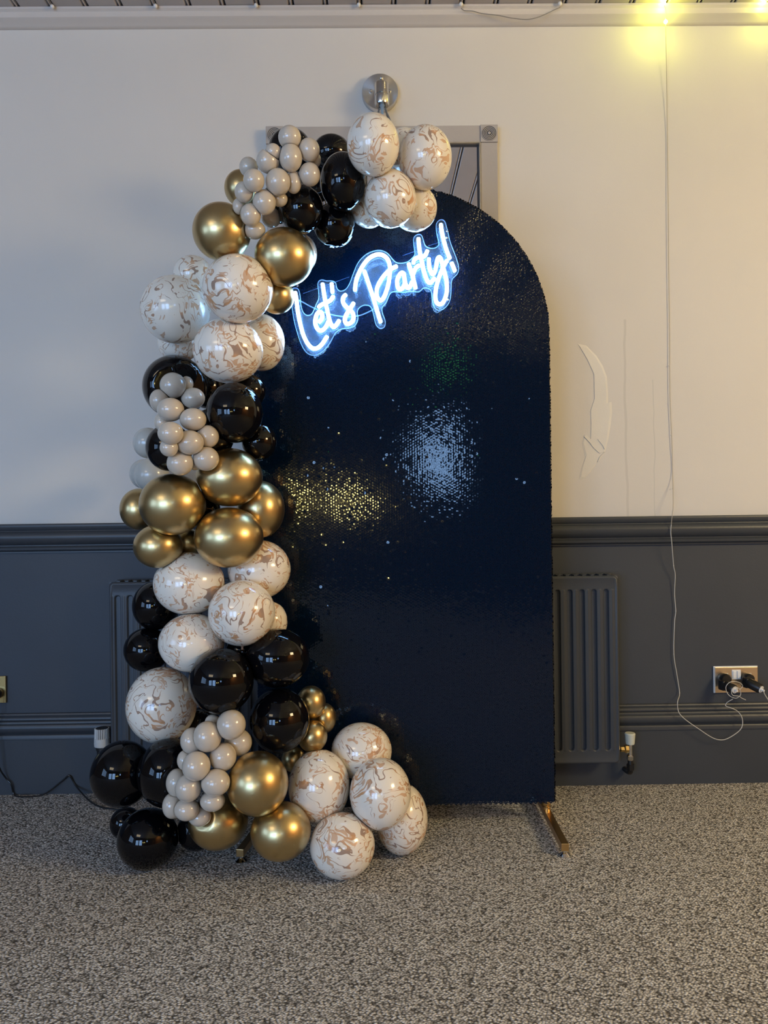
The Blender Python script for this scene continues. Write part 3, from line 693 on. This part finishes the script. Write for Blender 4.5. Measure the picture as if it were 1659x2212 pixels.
# gold tube frame behind the cover
fr = MB(); hwf = HW-.018; ypost = PY+TH+.013
fr.tube([(pcx+hwf, ypost, .05)]+[(pcx+hwf*math.cos(math.pi*i/40), ypost, pzc+hwf*math.sin(math.pi*i/40)) for i in range(41)]+[(pcx-hwf, ypost, .05)], .010, 12)
fr.build('arch_tube', MT['goldmetal'], bk, smooth=True)
MB().tube([(pcx-hwf, ypost, .62), (pcx+hwf, ypost, .62)], .009, 12).build('cross_tube', MT['goldmetal'], bk, smooth=True)
def foot(sgn, fpx, fpy):
    f = onz(fpx, fpy, .028); f.z = .028
    m0 = Vector((pcx+sgn*hwf, ypost, .028)); d = (m0-f); d.z = 0; back = m0+d.normalized()*.20
    o = MB().bar(f, back, .0215, .0215).build('foot_bar', MT['goldmetal'], bk, bevel=.0012)
    dn = d.normalized()
    for q in (f+dn*.010, back-dn*.012):
        g = MB().lathe([(.0172, 0), (.0172, .003), (.011, .008), (.006, .012), (.006, .019)], (q.x, q.y, 0), n=24).build('glide', MT['chrome'], o, smooth=True)
        g.location = -world_loc(o) if False else g.location
    MB().lathe([(.012, .0385), (.012, .047), (.010, .049), (.0125, .052), (.0125, .060), (.0105, .062), (.0105, pzb+.04)], (m0.x, m0.y, 0), n=20).build('socket_tube', MT['goldmetal'], bk, smooth=True)
foot(1, 1221, 1831); foot(-1, 518, 1843)

# ------------------------------------------------------------------ neon sign
NYB, NYT = PY-.030, PY-.042
sign = empty('neon_sign', at(810, 640, NYB), "glowing white neon sign reading Let's Party! on clear acrylic", 'neon sign')
def st(pts, ox, oy, s): return [(ox+x/s, oy+y/s) for x, y in pts]
n1 = (620, 590, 9.217); n2 = (750, 530, 11.06); n3 = (840, 465, 10.055)
letters = [
 ('l', [st([(160,365),(185,520),(205,700),(235,880),(275,1060),(325,1230),(390,1370),(470,1470),(545,1505),(625,1480),(700,1410),(760,1320),(805,1250)], *n1)]),
 ('e', [st([(630,985),(685,920),(702,850),(682,785),(635,775),(590,830),(565,920),(565,1010),(600,1100),(660,1145),(730,1120),(790,1040),(832,950)], *n1)]),
 ('t', [st([(705,195),(725,330),(745,470),(770,600),(800,730),(830,870),(870,1000),(920,1070),(965,1050),(1010,990),(1050,930)], *n1),
        st([(615,690),(680,635),(770,590),(860,545),(905,490),(922,445)], *n1)]),
 ('apostrophe', [st([(885,190),(898,290),(905,395)], *n1)]),
 ('s', [st([(1185,420),(1130,470),(1110,540),(1130,610),(1190,680),(1260,740),(1310,800),(1325,880),(1300,960),(1230,1010),(1170,990),(1150,920),(1180,830),(1230,750),(1280,670),(1335,580)], *n1)]),
 ('p', [st([(185,1090),(195,960),(225,800),(290,640),(380,480),(490,340),(620,250),(760,215),(880,250),(970,340),(1015,470),(1022,600),(1010,760),(985,920),(940,1080),(880,1230),(800,1320),(730,1260),(702,1150),(715,1020),(770,890),(860,750),(960,640),(1080,550),(1200,492)], *n2),
        st([(400,590),(460,760),(530,970),(600,1180),(660,1380),(720,1580),(770,1740),(805,1850)], *n2)]),
 ('a', [st([(345,1490),(300,1580),(235,1610),(190,1540),(180,1420),(215,1320),(275,1252),(322,1270),(336,1350),(350,1440),(375,1530),(415,1580),(470,1530),(510,1430)], *n3)]),
 ('r', [st([(425,1035),(455,1130),(490,1230),(520,1330),(545,1440),(570,1540),(585,1595)], *n3), st([(530,1290),(560,1190),(610,1120),(675,1085)], *n3)]),
 ('t', [st([(640,485),(650,600),(665,740),(690,880),(720,1020),(750,1170),(790,1310),(840,1430),(890,1468),(940,1430),(1005,1355)], *n3),
        st([(530,1050),(550,975),(610,925),(700,910),(775,885),(815,820),(842,755)], *n3)]),
 ('y', [st([(870,925),(870,1020),(880,1120),(910,1220),(950,1280),(1000,1220),(1030,1100),(1050,970),(1085,912),(1122,935),(1150,1020),(1185,1160),(1230,1320),(1255,1450),(1262,1600),(1240,1750),(1180,1890),(1100,1935),(1030,1880),(1010,1750),(1030,1560),(1080,1380),(1140,1220),(1195,1095),(1245,1010),(1285,985)], *n3)]),
 ('exclamation_mark', [st([(1128,178),(1150,350),(1190,540),(1240,720),(1295,870),(1330,950)], *n3), st([(1355,1020),(1395,1110),(1438,1225)], *n3)]),
]
for nm, strokes in letters:
    mb = MB(); mh = MB()
    for k_, s_ in enumerate(strokes):
        pts = crom([at(x, y, NYT-.002*k_) for x, y in s_], 6)
        n = len(pts); R = [.0058]*n; R[0] = R[-1] = .0035; R[1] = R[-2] = .0053
        mb.tube(pts, R, 10)
        mh.tube([p+Vector((0, .0055, 0)) for p in pts], .0048, 8)
    lt = mb.build('neon_letter_'+nm if len(nm) > 1 else 'neon_letter_'+nm, MT['neon'], sign, smooth=True)
    if len(nm) > 1: lt.name = 'neon_'+nm
    else: lt.name = 'neon_letter'
    mh.build('tube_backing', MT['edge'], lt, smooth=True)
ol = [(130,655),(160,665),(175,720),(180,780),(195,840),(225,868),(262,860),(285,820),(300,780),(318,740),(318,690),(312,640),(318,605),(345,592),(380,600),(420,600),(450,615),(462,660),(490,680),(530,665),(560,620),(590,540),(625,460),(680,400),(740,370),(800,362),(855,385),(890,425),(920,455),(960,462),(1010,452),(1050,420),(1068,390),(1060,320),(1060,265),(1090,238),(1120,245),(1135,285),(1150,325),(1185,345),(1230,342),(1256,310),(1240,240),(1235,160),(1265,125),(1300,135),(1320,200),(1345,300),(1390,420),(1410,495),(1400,545),(1365,580),(1352,620),(1350,700),(1335,770),(1290,820),(1245,828),(1212,790),(1200,720),(1190,670),(1140,655),(1100,685),(1040,682),(980,690),(900,685),(870,710),(845,770),(815,805),(815,850),(838,915),(830,960),(795,970),(765,940),(750,880),(735,825),(715,795),(670,790),(630,815),(620,850),(625,900),(600,950),(550,970),(500,975),(450,1005),(420,1060),(380,1120),(330,1165),(275,1180),(225,1160),(185,1100),(150,1000),(125,900),(108,780),(105,700),(115,665)]
po = crom([at(600+x/3.607, 440+y/3.607, NYB) for x, y in ol], 3, closed=True); n_ = len(po)
vv = [tuple(p+Vector((0, -.002, 0))) for p in po]+[tuple(p+Vector((0, .002, 0))) for p in po]
MB().add(vv, [tuple(range(n_)), tuple(reversed(range(n_, 2*n_)))]).build('acrylic_board', MT['acrylic'], sign)
MB().tube(po, [.0008]*n_, 6, closed=True).tube([p+Vector((0, .004, -.0005)) for p in po], [.0006]*n_, 5, closed=True).build('acrylic_edge', MT['edge'], sign, smooth=True)
MB().tube(crom([at(x, y, PY-.022) for x, y in [(600,640),(643,648),(675,664),(710,678),(745,684),(775,682),(800,672),(812,664)]], 6), .0018, 8).build('cable', MT['cableclear'], sign, smooth=True)
for pts in ([(655,634),(700,618),(755,598)], [(797,581),(830,568)], [(870,552),(896,543)], [(925,531),(948,524)]):
    MB().tube([at(x, y, PY-.006) for x, y in pts], .0004, 4).build('hanging_line', MT['cableclear'], sign)
for px, py in ((966,500),(965,514),(968,648),(643,618)):
    p = at(px, py, NYB-.004); MB().lathe([(.003, 0), (.003, .002), (.0015, .003)], p, (0, -1, 0), n=10).build('stud', MT['chrome'], sign, smooth=True)

# ------------------------------------------------------------------ lamps of the room behind the viewer (seen as reflections)
for x_, z_ in ((-.31, 1.15), (-.84, 1.10)):
    g = empty('globe_lamp', (x_, YB, z_), '%s yellow globe lamp on the wall behind the viewer' % ('right' if x_ > -.5 else 'left'), 'lamp', 'globe lamps behind the viewer')
    MB().ball((x_, YB+.14, z_), .070, 20, 12).build('globe', MT['globe'], g, smooth=True)
    MB().lathe([(.05, 0), (.05, .012), (.015, .02), (.015, .06)], (x_, YB, z_), (0, 1, 0), n=20).build('bracket', MT['brass'], g, smooth=True)
g = empty('green_lamp', (.70, YB, 2.5), 'small green lit lamp box high on the rear wall', 'lamp')
MB().box(.54, .86, YB, YB+.05, 2.42, 2.56).build('case', MT['white'], g, bevel=.004)
MB().box(.56, .84, YB+.05, YB+.055, 2.435, 2.545).build('lit_face', MT['exitgreen'], g)

# ------------------------------------------------------------------ balloons
#   (centre x, centre y, radius x, radius y) in pixels, finish, layer from front (0) to back, label
from_top = 'M'
BL = [
 (806,313.5,60,68,'marble',1,'marbled balloon directly under the wall lamp bulb, topmost of the garland'),
 (918,341,61,70,'marble',1,'large marbled balloon at the top right end of the garland'),
 (843,430,58,63,'marble',0,'marbled balloon with dense brown veins hanging in front of the upper right bunch'),
 (895,450,51,51,'marble',2,'marbled balloon just above the neon exclamation mark, lit blue from below'),
 (797,450,43,43,'marble',2,'pale marbled balloon half hidden left of the densely veined one'),
 (872,325,46,48,'marble',3,'marbled balloon barely visible in the gap between the two top marbled balloons'),
 (741,393,52,64,'black',1,'glossy black balloon touching the top marbled balloons on their left'),
 (716,330,44,40,'black',3,'black balloon at the top behind, beside the mirror top rail'),
 (627,325,50,49,'black',2,'black balloon behind the uppermost small taupe balloons'),
 (650,452,50,54,'black',2,'black balloon right of the upper taupe cluster, above the gold balloon'),
 (722,487,46,49,'black',2,'black balloon reflecting the neon, lowest of the upper black ones'),
 (522,407,39,41,'gold',2,'gold balloon half hidden left behind the upper taupe cluster'),
 (479,501,65,64,'gold',1,'large gold balloon at the upper left shoulder of the garland'),
 (614,556,66,64,'gold',1,'large gold balloon left of the neon word, under the black balloons'),
 (598,640,39,39,'gold',3,'small gold balloon touching the start of the neon lettering'),
 (648,548,38,44,'cream',3,'plain cream balloon peeking out right of the gold balloon by the neon'),
 (514,624,78,75,'marble',0,'large marbled balloon below the two upper gold balloons'),
 (379,669,77,75,'marble',1,'large marbled balloon sticking out furthest left below the upper gold balloon'),
 (493,757.5,77,71,'marble',0,'large marbled balloon just above the middle black balloons'),
 (565,740,51,62,'marble',2,'marbled balloon behind, left of and below the neon lettering'),
 (417,594,44,43,'marble',3,'marbled balloon half hidden behind, between gold and large left marbled balloons'),
 (386,742,46,42,'marble',3,'marbled balloon mostly hidden above the middle left black balloon'),
 (378,836,70,70,'black',2,'big black balloon behind the top of the middle taupe cluster'),
 (507,892,61,66,'black',1,'glossy black balloon right of the middle taupe cluster'),
 (540,845,34,36,'black',3,'small black balloon half hidden between marbled and black balloons by the panel'),
 (560,954,38,40,'black',3,'black balloon against the panel above the right middle gold balloon'),
 (366,967,51,52,'black',3,'black balloon behind the lower left of the middle taupe cluster'),
 (320,957,33,34,'pale',4,'pale grey balloon sticking out left beside the middle taupe cluster'),
 (328,1026,38,38,'pale',4,'pale grey balloon above the left middle gold balloons'),
 (311,1024,31,33,'pale',5,'pale grey balloon furthest left, behind the other pale grey ones'),
 (495.5,1031,72,64,'gold',1,'large gold balloon under the middle taupe cluster, upper right of the gold bunch'),
 (373,1089.5,72,68,'gold',1,'large gold balloon at the centre left of the middle gold bunch'),
 (494.5,1161,75,66,'gold',0,'large gold balloon at the bottom of the middle gold bunch'),
 (563,1100,52,62,'gold',2,'gold balloon at the right of the middle gold bunch, against the panel'),
 (300,1100,41,46,'gold',3,'smaller gold balloon furthest left, at the height of the dark wall rail'),
 (342,1180,54,48,'gold',2,'smaller gold balloon at the lower left of the middle gold bunch'),
 (405,1172,30,32,'gold',4,'gold balloon in shadow between the two lower middle gold ones'),
 (408.5,1260,77,69,'marble',1,'marbled balloon directly below the middle gold bunch on the left'),
 (560,1230,68,64,'marble',2,'marbled balloon behind, right of and below the middle gold bunch'),
 (522.5,1324,72.5,72,'marble',0,'marbled balloon in front with its tip pointing down at the lower black ones'),
 (414,1388,72,64,'marble',2,'marbled balloon between the two left black balloons and the lower black ones'),
 (584,1343,37,44,'marble',3,'marbled balloon mostly hidden, above the lower right black balloon'),
 (349,1523,77,84,'marble',2,'largest marbled balloon, in front of the left end of the radiator'),
 (336,1308,50,54,'black',3,'upper of the two black balloons in front of the left radiator end'),
 (318,1403,51,49,'black',3,'lower of the two black balloons in front of the left radiator end'),
 (478,1471,71,72,'black',0,'large black balloon above the lowest taupe cluster'),
 (599,1421,70,64,'black',1,'large black balloon against the panel below the front marbled balloon'),
 (604,1556,66,70,'black',0,'large black balloon left of the small gold balloons'),
 (436,1568,42,42,'black',3,'black balloon half hidden above the lowest taupe cluster'),
 (264,1671,70,74,'black',2,'black balloon furthest left, in front of the ribbed radiator valve'),
 (366,1669,71,76,'black',1,'large black balloon left of the lowest taupe cluster'),
 (320,1812,69,68,'black',0,'black balloon resting on the carpet at the lower left'),
 (271,1778,35,36,'black',3,'black balloon mostly hidden behind the lowest left one'),
 (426,1793,46,45,'black',3,'black balloon in shadow behind the bottom left gold balloon'),
 (556.5,1692,68.5,70,'gold',0,'large gold balloon at the centre of the base, right of the taupe cluster'),
 (471.5,1774,67,62,'gold',2,'gold balloon at the base just under the lowest taupe cluster'),
 (606.5,1795,68,64,'gold',1,'gold balloon at the base beside the lowest marbled balloon'),
 (672,1517,32,36,'gold',2,'small gold balloon, topmost of the four by the panel'),
 (700,1551,27,33,'gold',3,'small gold balloon furthest right of the four by the panel'),
 (675,1590,33,35,'gold',2,'small gold balloon above the right marbled bunch'),
 (634,1640,27,28,'gold',2,'small gold balloon hidden low between black, gold and marbled ones'),
 (689,1698,68.5,80,'marble',1,'marbled balloon at the base right beside the large gold one'),
 (821.5,1714,68.5,78,'marble',0,'marbled balloon in front at the right of the base bunch'),
 (739.5,1826,73.5,71,'marble',1,'marbled balloon resting on the carpet, lowest of all'),
 (867,1768,59,78,'marble',2,'marbled balloon at the far right end of the base, on the carpet'),
 (781,1622,67,61,'marble',2,'marbled balloon at the top of the base bunch, against the panel'),
 (448,838,42,46,'black',3,'black filler balloon added between the top of the middle taupe cluster and the marbled balloon above'),  # black fillers added from here down, so gaps between balloons read dark
 (457,938,50,56,'black',3,'black filler balloon added in the gap between middle taupe cluster and the right black balloon'),
 (440,1100,36,42,'black',4,'black filler balloon added to darken the centre of the middle gold bunch'),
 (685,395,40,42,'black',4,'black filler balloon added behind the right edge of the upper taupe cluster'),
 (600,440,38,44,'black',4,'black filler balloon added deep behind the lower half of the upper taupe cluster'),
 (523,1408,36,36,'black',4,'black filler balloon added under the tip of the front marbled balloon'),
 # upper small cluster
 (625.7,297,26,26,'taupe',-1,'small taupe balloon at the very top of the upper cluster'),
 (628,341,26,31,'taupe',-2,'small taupe balloon in front, directly below the top one of the upper cluster'),
 (668,324,24,26,'taupe',-1,'small taupe balloon at the top right of the upper cluster'),
 (578.5,348,26,27,'taupe',-2,'small taupe balloon at upper left of the upper cluster, left of the second one down'),
 (537,361,21,22,'taupe',-1,'small taupe balloon on the left shoulder of the upper cluster'),
 (548.5,390,24,25,'taupe',-2,'small taupe balloon left of centre in the upper cluster'),
 (600.4,393.5,28,30,'taupe',-3,'small taupe balloon at the centre front of the upper cluster'),
 (634,394,18,25,'taupe',-1,'small taupe balloon half hidden right of the centre one in the upper cluster'),
 (669,377,24,26,'taupe',-1,'small taupe balloon at the right edge of the upper cluster beside the black balloon'),
 (681,345,13,17,'taupe',0,'small taupe balloon peeking out between the two right ones of the upper cluster'),
 (590,328,18,18,'taupe',0,'small taupe balloon peeking out left of the top one of the upper cluster'),
 (527,415,21,23,'taupe',-1,'small taupe balloon on the left side of the upper cluster below the shoulder'),
 (571,437,26,28,'taupe',-3,'small taupe balloon in front, lower middle of the upper cluster'),
 (604,430,18,17,'taupe',-1,'small taupe balloon half hidden right of the lower middle one in the upper cluster'),
 (541.5,464,23,25,'taupe',-2,'small taupe balloon at lower left of the upper cluster, touching the gold balloon'),
 (516,446,14,18,'taupe',-1,'small taupe balloon peeking out at the lower left edge of the upper cluster'),
 (586,470,22,22,'taupe',-1,'small taupe balloon at the lower right of the upper cluster'),
 (550,497,24,20,'taupe',-1,'small taupe balloon at the bottom tip of the upper cluster'),
 # middle small cluster
 (373.6,832.5,28.5,28.5,'taupe',-1,'small taupe balloon at the top of the middle cluster'),
 (402,829,16,17,'taupe',0,'small taupe balloon peeking out right of the top one of the middle cluster'),
 (344,865,21,25,'taupe',0,'small taupe balloon at the upper left of the middle cluster'),
 (417,860,26,23,'taupe',-1,'small taupe balloon at the upper right of the middle cluster'),
 (368.5,885,29.5,26,'taupe',-2,'small taupe balloon in front on the left, second row of the middle cluster'),
 (417,906,29,25,'taupe',-2,'small taupe balloon in front on the right, third row of the middle cluster'),
 (351,912,18,21,'taupe',0,'small taupe balloon peeking out at the left edge of the middle cluster'),
 (368.5,936,28,25.5,'taupe',-2,'small taupe balloon on the left, halfway down the middle cluster'),
 (449,943,24,25,'taupe',-1,'small taupe balloon furthest right in the middle cluster'),
 (409.5,956,31,27,'taupe',-3,'small taupe balloon bulging furthest forward at the lower centre of the middle cluster'),
 (365,967,20,20,'taupe',0,'small taupe balloon half hidden at lower left of the middle cluster'),
 (389,1000,29,28,'taupe',-2,'small taupe balloon at the bottom left of the middle cluster'),
 (445,991,28.5,27,'taupe',-2,'small taupe balloon at the bottom right of the middle cluster, over the gold balloon'),
 (421,1004,13,12,'taupe',-1,'tiny bit of taupe balloon between the two bottom ones of the middle cluster'),
 # lowest small cluster
 (499.5,1565.5,32,33,'taupe',-2,'small taupe balloon at the top right of the lowest cluster'),
 (514,1604,31,30,'taupe',-1,'small taupe balloon furthest right in the lowest cluster'),
 (448,1591,31.5,34,'taupe',-2,'small taupe balloon at the upper left front of the lowest cluster'),
 (415,1600,26,29,'taupe',-1,'small taupe balloon half hidden at the upper left edge of the lowest cluster'),
 (481.5,1635,30,31.5,'taupe',-2,'small taupe balloon right of centre in the lowest cluster'),
 (424,1655,31.5,32.5,'taupe',-3,'small taupe balloon at the centre front of the lowest cluster'),
 (399,1642,17,22,'taupe',-1,'small taupe balloon peeking out left of the centre one in the lowest cluster'),
 (466,1690.5,32.5,29.5,'taupe',-2,'small taupe balloon lower right in the lowest cluster, against the large gold balloon'),
 (406.5,1702,29.5,31,'taupe',-3,'small taupe balloon below the centre one in the lowest cluster'),
 (382,1690.5,24,31,'taupe',-1,'small taupe balloon on the left side of the lowest cluster'),
 (459,1730,28,23,'taupe',-1,'small taupe balloon low on the right of the lowest cluster above the gold balloon'),
 (403.5,1748.5,28,25,'taupe',-2,'small taupe balloon low in front in the lowest cluster'),
 (373,1740,23,29,'taupe',-1,'small taupe balloon at the bottom left edge of the lowest cluster'),
 (431.5,1764,26,21,'taupe',-1,'small taupe balloon at the very bottom of the lowest cluster'),
 (459,1560,17,17,'taupe',0,'small taupe balloon peeking out behind the top of the lowest cluster'),
]
NB = len(BL)
lay = np.array([b[5] for b in BL], float)
Yd = 2.10+.095*lay
def geo(i, Y):
    cx, cy, rx, ry = BL[i][:4]; c = at(cx, cy, Y); dist = (c-CPOS).dot(FWD)
    a, b = rx*dist/F_PX, ry*dist/F_PX
    off = math.hypot(cx-W_PX/2, cy-H_PX/2)/F_PX      # spheres look slightly wider away from the centre
    k_ = 1/math.sqrt(1+off*off*0.5)
    return c, a*k_, b*k_
def ymax(i):
    cx, cy, rx, ry = BL[i][:4]
    c, a, b = geo(i, 2.2); k1 = min(a, b)/2.2
    lim = (PY-.05 if cx+rx*.8 > 548 and cy > 420 else YW-.16)
    if cy < 600: lim = min(lim, PY-.03+.12)
    lim = lim/(1+k1*.85)
    zf = (cy+ry-H_PX/2+ROLL*(W_PX/2-cx)*-1)/F_PX
    if zf > 0: lim = min(lim, CAM_H/(zf)*0.998)
    return lim
YM = np.array([ymax(i) for i in range(NB)])
on_floor = [i for i in range(NB) if 'carpet' in BL[i][6]]
for i in on_floor:                                   # these really stand on the carpet
    lo, hi = 1.6, 2.9
    for _ in range(30):
        m_ = (lo+hi)/2; c, a, b = geo(i, m_)
        if c.z-b > 0: lo = m_
        else: hi = m_
    Yd[i] = lo
fixed = set(on_floor)
for it in range(260):
    G = [geo(i, Yd[i]) for i in range(NB)]; mv = np.zeros(NB); cnt = np.ones(NB)*1e-6
    for i in range(NB):
        for j in range(i+1, NB):
            ri, rj = (G[i][1]+G[i][2])/2, (G[j][1]+G[j][2])/2
            dx = G[i][0].x-G[j][0].x; dz = G[i][0].z-G[j][0].z; L2 = dx*dx+dz*dz; tgt = .95*(ri+rj)
            if L2 >= tgt*tgt: continue
            need = math.sqrt(tgt*tgt-L2)
            if lay[i] == lay[j]: sgn = 1 if Yd[j] >= Yd[i] else -1
            else: sgn = 1 if lay[j] > lay[i] else -1
            gap = (Yd[j]-Yd[i])*sgn
            if gap < need:
                e = (need-gap)*sgn*.5; mv[i] -= e; mv[j] += e; cnt[i] += 1; cnt[j] += 1
    for i in range(NB):
        if i in fixed: continue
        Yd[i] += mv[i]/cnt[i]*.8
        if it < 160: Yd[i] += (2.10+.095*lay[i]-Yd[i])*.01
        Yd[i] = min(max(Yd[i], 1.70), YM[i])
def touch(i, j):
    A, B = G[i], G[j]; d = B[0]-A[0]; n = d.length; u = d/n
    e = lambda g: 1/math.sqrt((u.x/g[1])**2+(u.y*2/(g[1]+g[2]))**2+(u.z/g[2])**2)
    return n < (e(A)+e(B))*.965
moved = {}
def keeps(cs, sh):                                   # a shift may not change what hides what
    for i in cs:
        for j in range(NB):
            if j in cs or lay[i] == lay[j]: continue
            A, B = G[i], G[j]; ra, rb = (A[1]+A[2])/2, (B[1]+B[2])/2
            if math.hypot(A[0].x-B[0].x, A[0].z-B[0].z) > .9*(ra+rb): continue
            sg_ = 1 if lay[j] > lay[i] else -1
            if (Yd[j]-Yd[i]-sh)*sg_ < min(.35*min(ra, rb), (Yd[j]-Yd[i])*sg_-1e-6): return False
    return True
for rnd in range(140):                               # every balloon is tied on: close the gaps of loose ones
    G = [geo(i, Yd[i]) for i in range(NB)]
    T_ = [[j for j in range(NB) if j != i and touch(i, j)] for i in range(NB)]
    comps = []; seen = set()
    for i in range(NB):
        if i in seen: continue
        cset = set(); st_ = [i]
        while st_:
            k_ = st_.pop()
            if k_ in cset: continue
            cset.add(k_); st_ += T_[k_]
        seen |= cset; comps.append(cset)
    if len(comps) == 1: break
    comps.sort(key=len); best = None
    for cset in comps[:-1]:
        if cset & fixed or moved.get(frozenset(cset), 0) > 3: continue
        room = min(YM[i]-Yd[i] for i in cset)
        for i in cset:
            ri = (G[i][1]+G[i][2])/2
            for j in range(NB):
                if j in cset: continue
                S_ = .93*(ri+(G[j][1]+G[j][2])/2); dx = G[i][0].x-G[j][0].x; dz = G[i][0].z-G[j][0].z; L2 = dx*dx+dz*dz
                if L2 >= S_*S_*.95: continue
                dy = Yd[j]-Yd[i]; need = math.sqrt(S_*S_-L2); sh_ = dy-math.copysign(need, dy)
                if dy*sh_ <= 0 or abs(sh_) < .003: sh_ = math.copysign(.003, dy)
                if sh_ > room+.012: continue
                if (best is None or abs(sh_) < abs(best[0])) and keeps(cset, sh_): best = (sh_, cset)
    if best is None: break
    moved[frozenset(best[1])] = moved.get(frozenset(best[1]), 0)+1
    for k_ in best[1]: Yd[k_] += best[0]
G = [geo(i, Yd[i]) for i in range(NB)]
NU, NV = 56, 36
dirs = []
for v_ in range(NV+1):
    th = math.pi*v_/NV
    for u_ in range(NU):
        ph = 2*math.pi*u_/NU; dirs.append((math.sin(th)*math.cos(ph), -math.cos(th), math.sin(th)*math.sin(ph)))
D = np.array(dirs)
bf = [(v_*NU+u_, (v_+1)*NU+u_, (v_+1)*NU+(u_+1) % NU, v_*NU+(u_+1) % NU) for v_ in range(NV) for u_ in range(NU)]
grp = dict(marble='marbled cream and orange balloons of the garland', gold='chrome gold balloons of the garland', black='glossy black balloons of the garland',
           taupe='small taupe balloons in three clusters', pale='pale grey balloons at the left', cream='plain cream balloon of the garland')
for i in range(NB):
    c, a, b = G[i]; ax = np.array([a, (a+b)/2, b]); ci = np.array(c)
    # slightly fuller front, narrower towards the neck at the back
    sh = 1+.0*D[:, 1]; V = D*ax[None, :]; V[:, 0] *= 1-.05*np.clip(D[:, 1], 0, 1)**2; V[:, 2] *= 1-.05*np.clip(D[:, 1], 0, 1)**2
    for j in range(NB):
        if j == i: continue
        cj = np.array(G[j][0]); d = cj-ci; dist = np.linalg.norm(d)
        axj = np.array([G[j][1], (G[j][1]+G[j][2])/2, G[j][2]])
        if dist > ax.max()+axj.max() or dist < 1e-4: continue
        u = d/dist; ri = 1/np.linalg.norm(u/ax); rj = 1/np.linalg.norm(u/axj)
        t = (dist+ri-rj)/2-.0006
        if ri+rj < dist: continue
        t = max(t, .25*ri); pr = V@u; over = pr > t
        if over.any(): V[over] *= (t/pr[over])[:, None]
    lo = -c.z+.0005; under = V[:, 2] < lo
    V[under, 2] = lo
    if c.x+a > pcx-HW and c.z < pzc+HW:                # pressed against the panel, never through it
        lim = PY-.004-c.y; V[:, 1] = np.minimum(V[:, 1], lim)
    me = bpy.data.meshes.new('balloon'); me.from_pydata([tuple(p) for p in V], [], bf); me.update()
    o = bpy.data.objects.new('balloon', me); COL.objects.link(o); o.location = c
    me.materials.append(MT[BL[i][4]]); me.polygons.foreach_set('use_smooth', [True]*len(me.polygons))
    tag(o, BL[i][6], 'balloon', grp[BL[i][4]])
    if 'tip pointing down' in BL[i][6]:
        k_ = MB().lathe([(.006, 0), (.0035, .004), (.003, .008), (.0045, .011), (.0035, .012)], (0, 0, -b+.0015), (0, 0, -1), n=12)
        kn = k_.build('knot', mat('brown_latex_neck', (0.35, 0.2, 0.13), 0.4), None, smooth=True); kn.parent = o
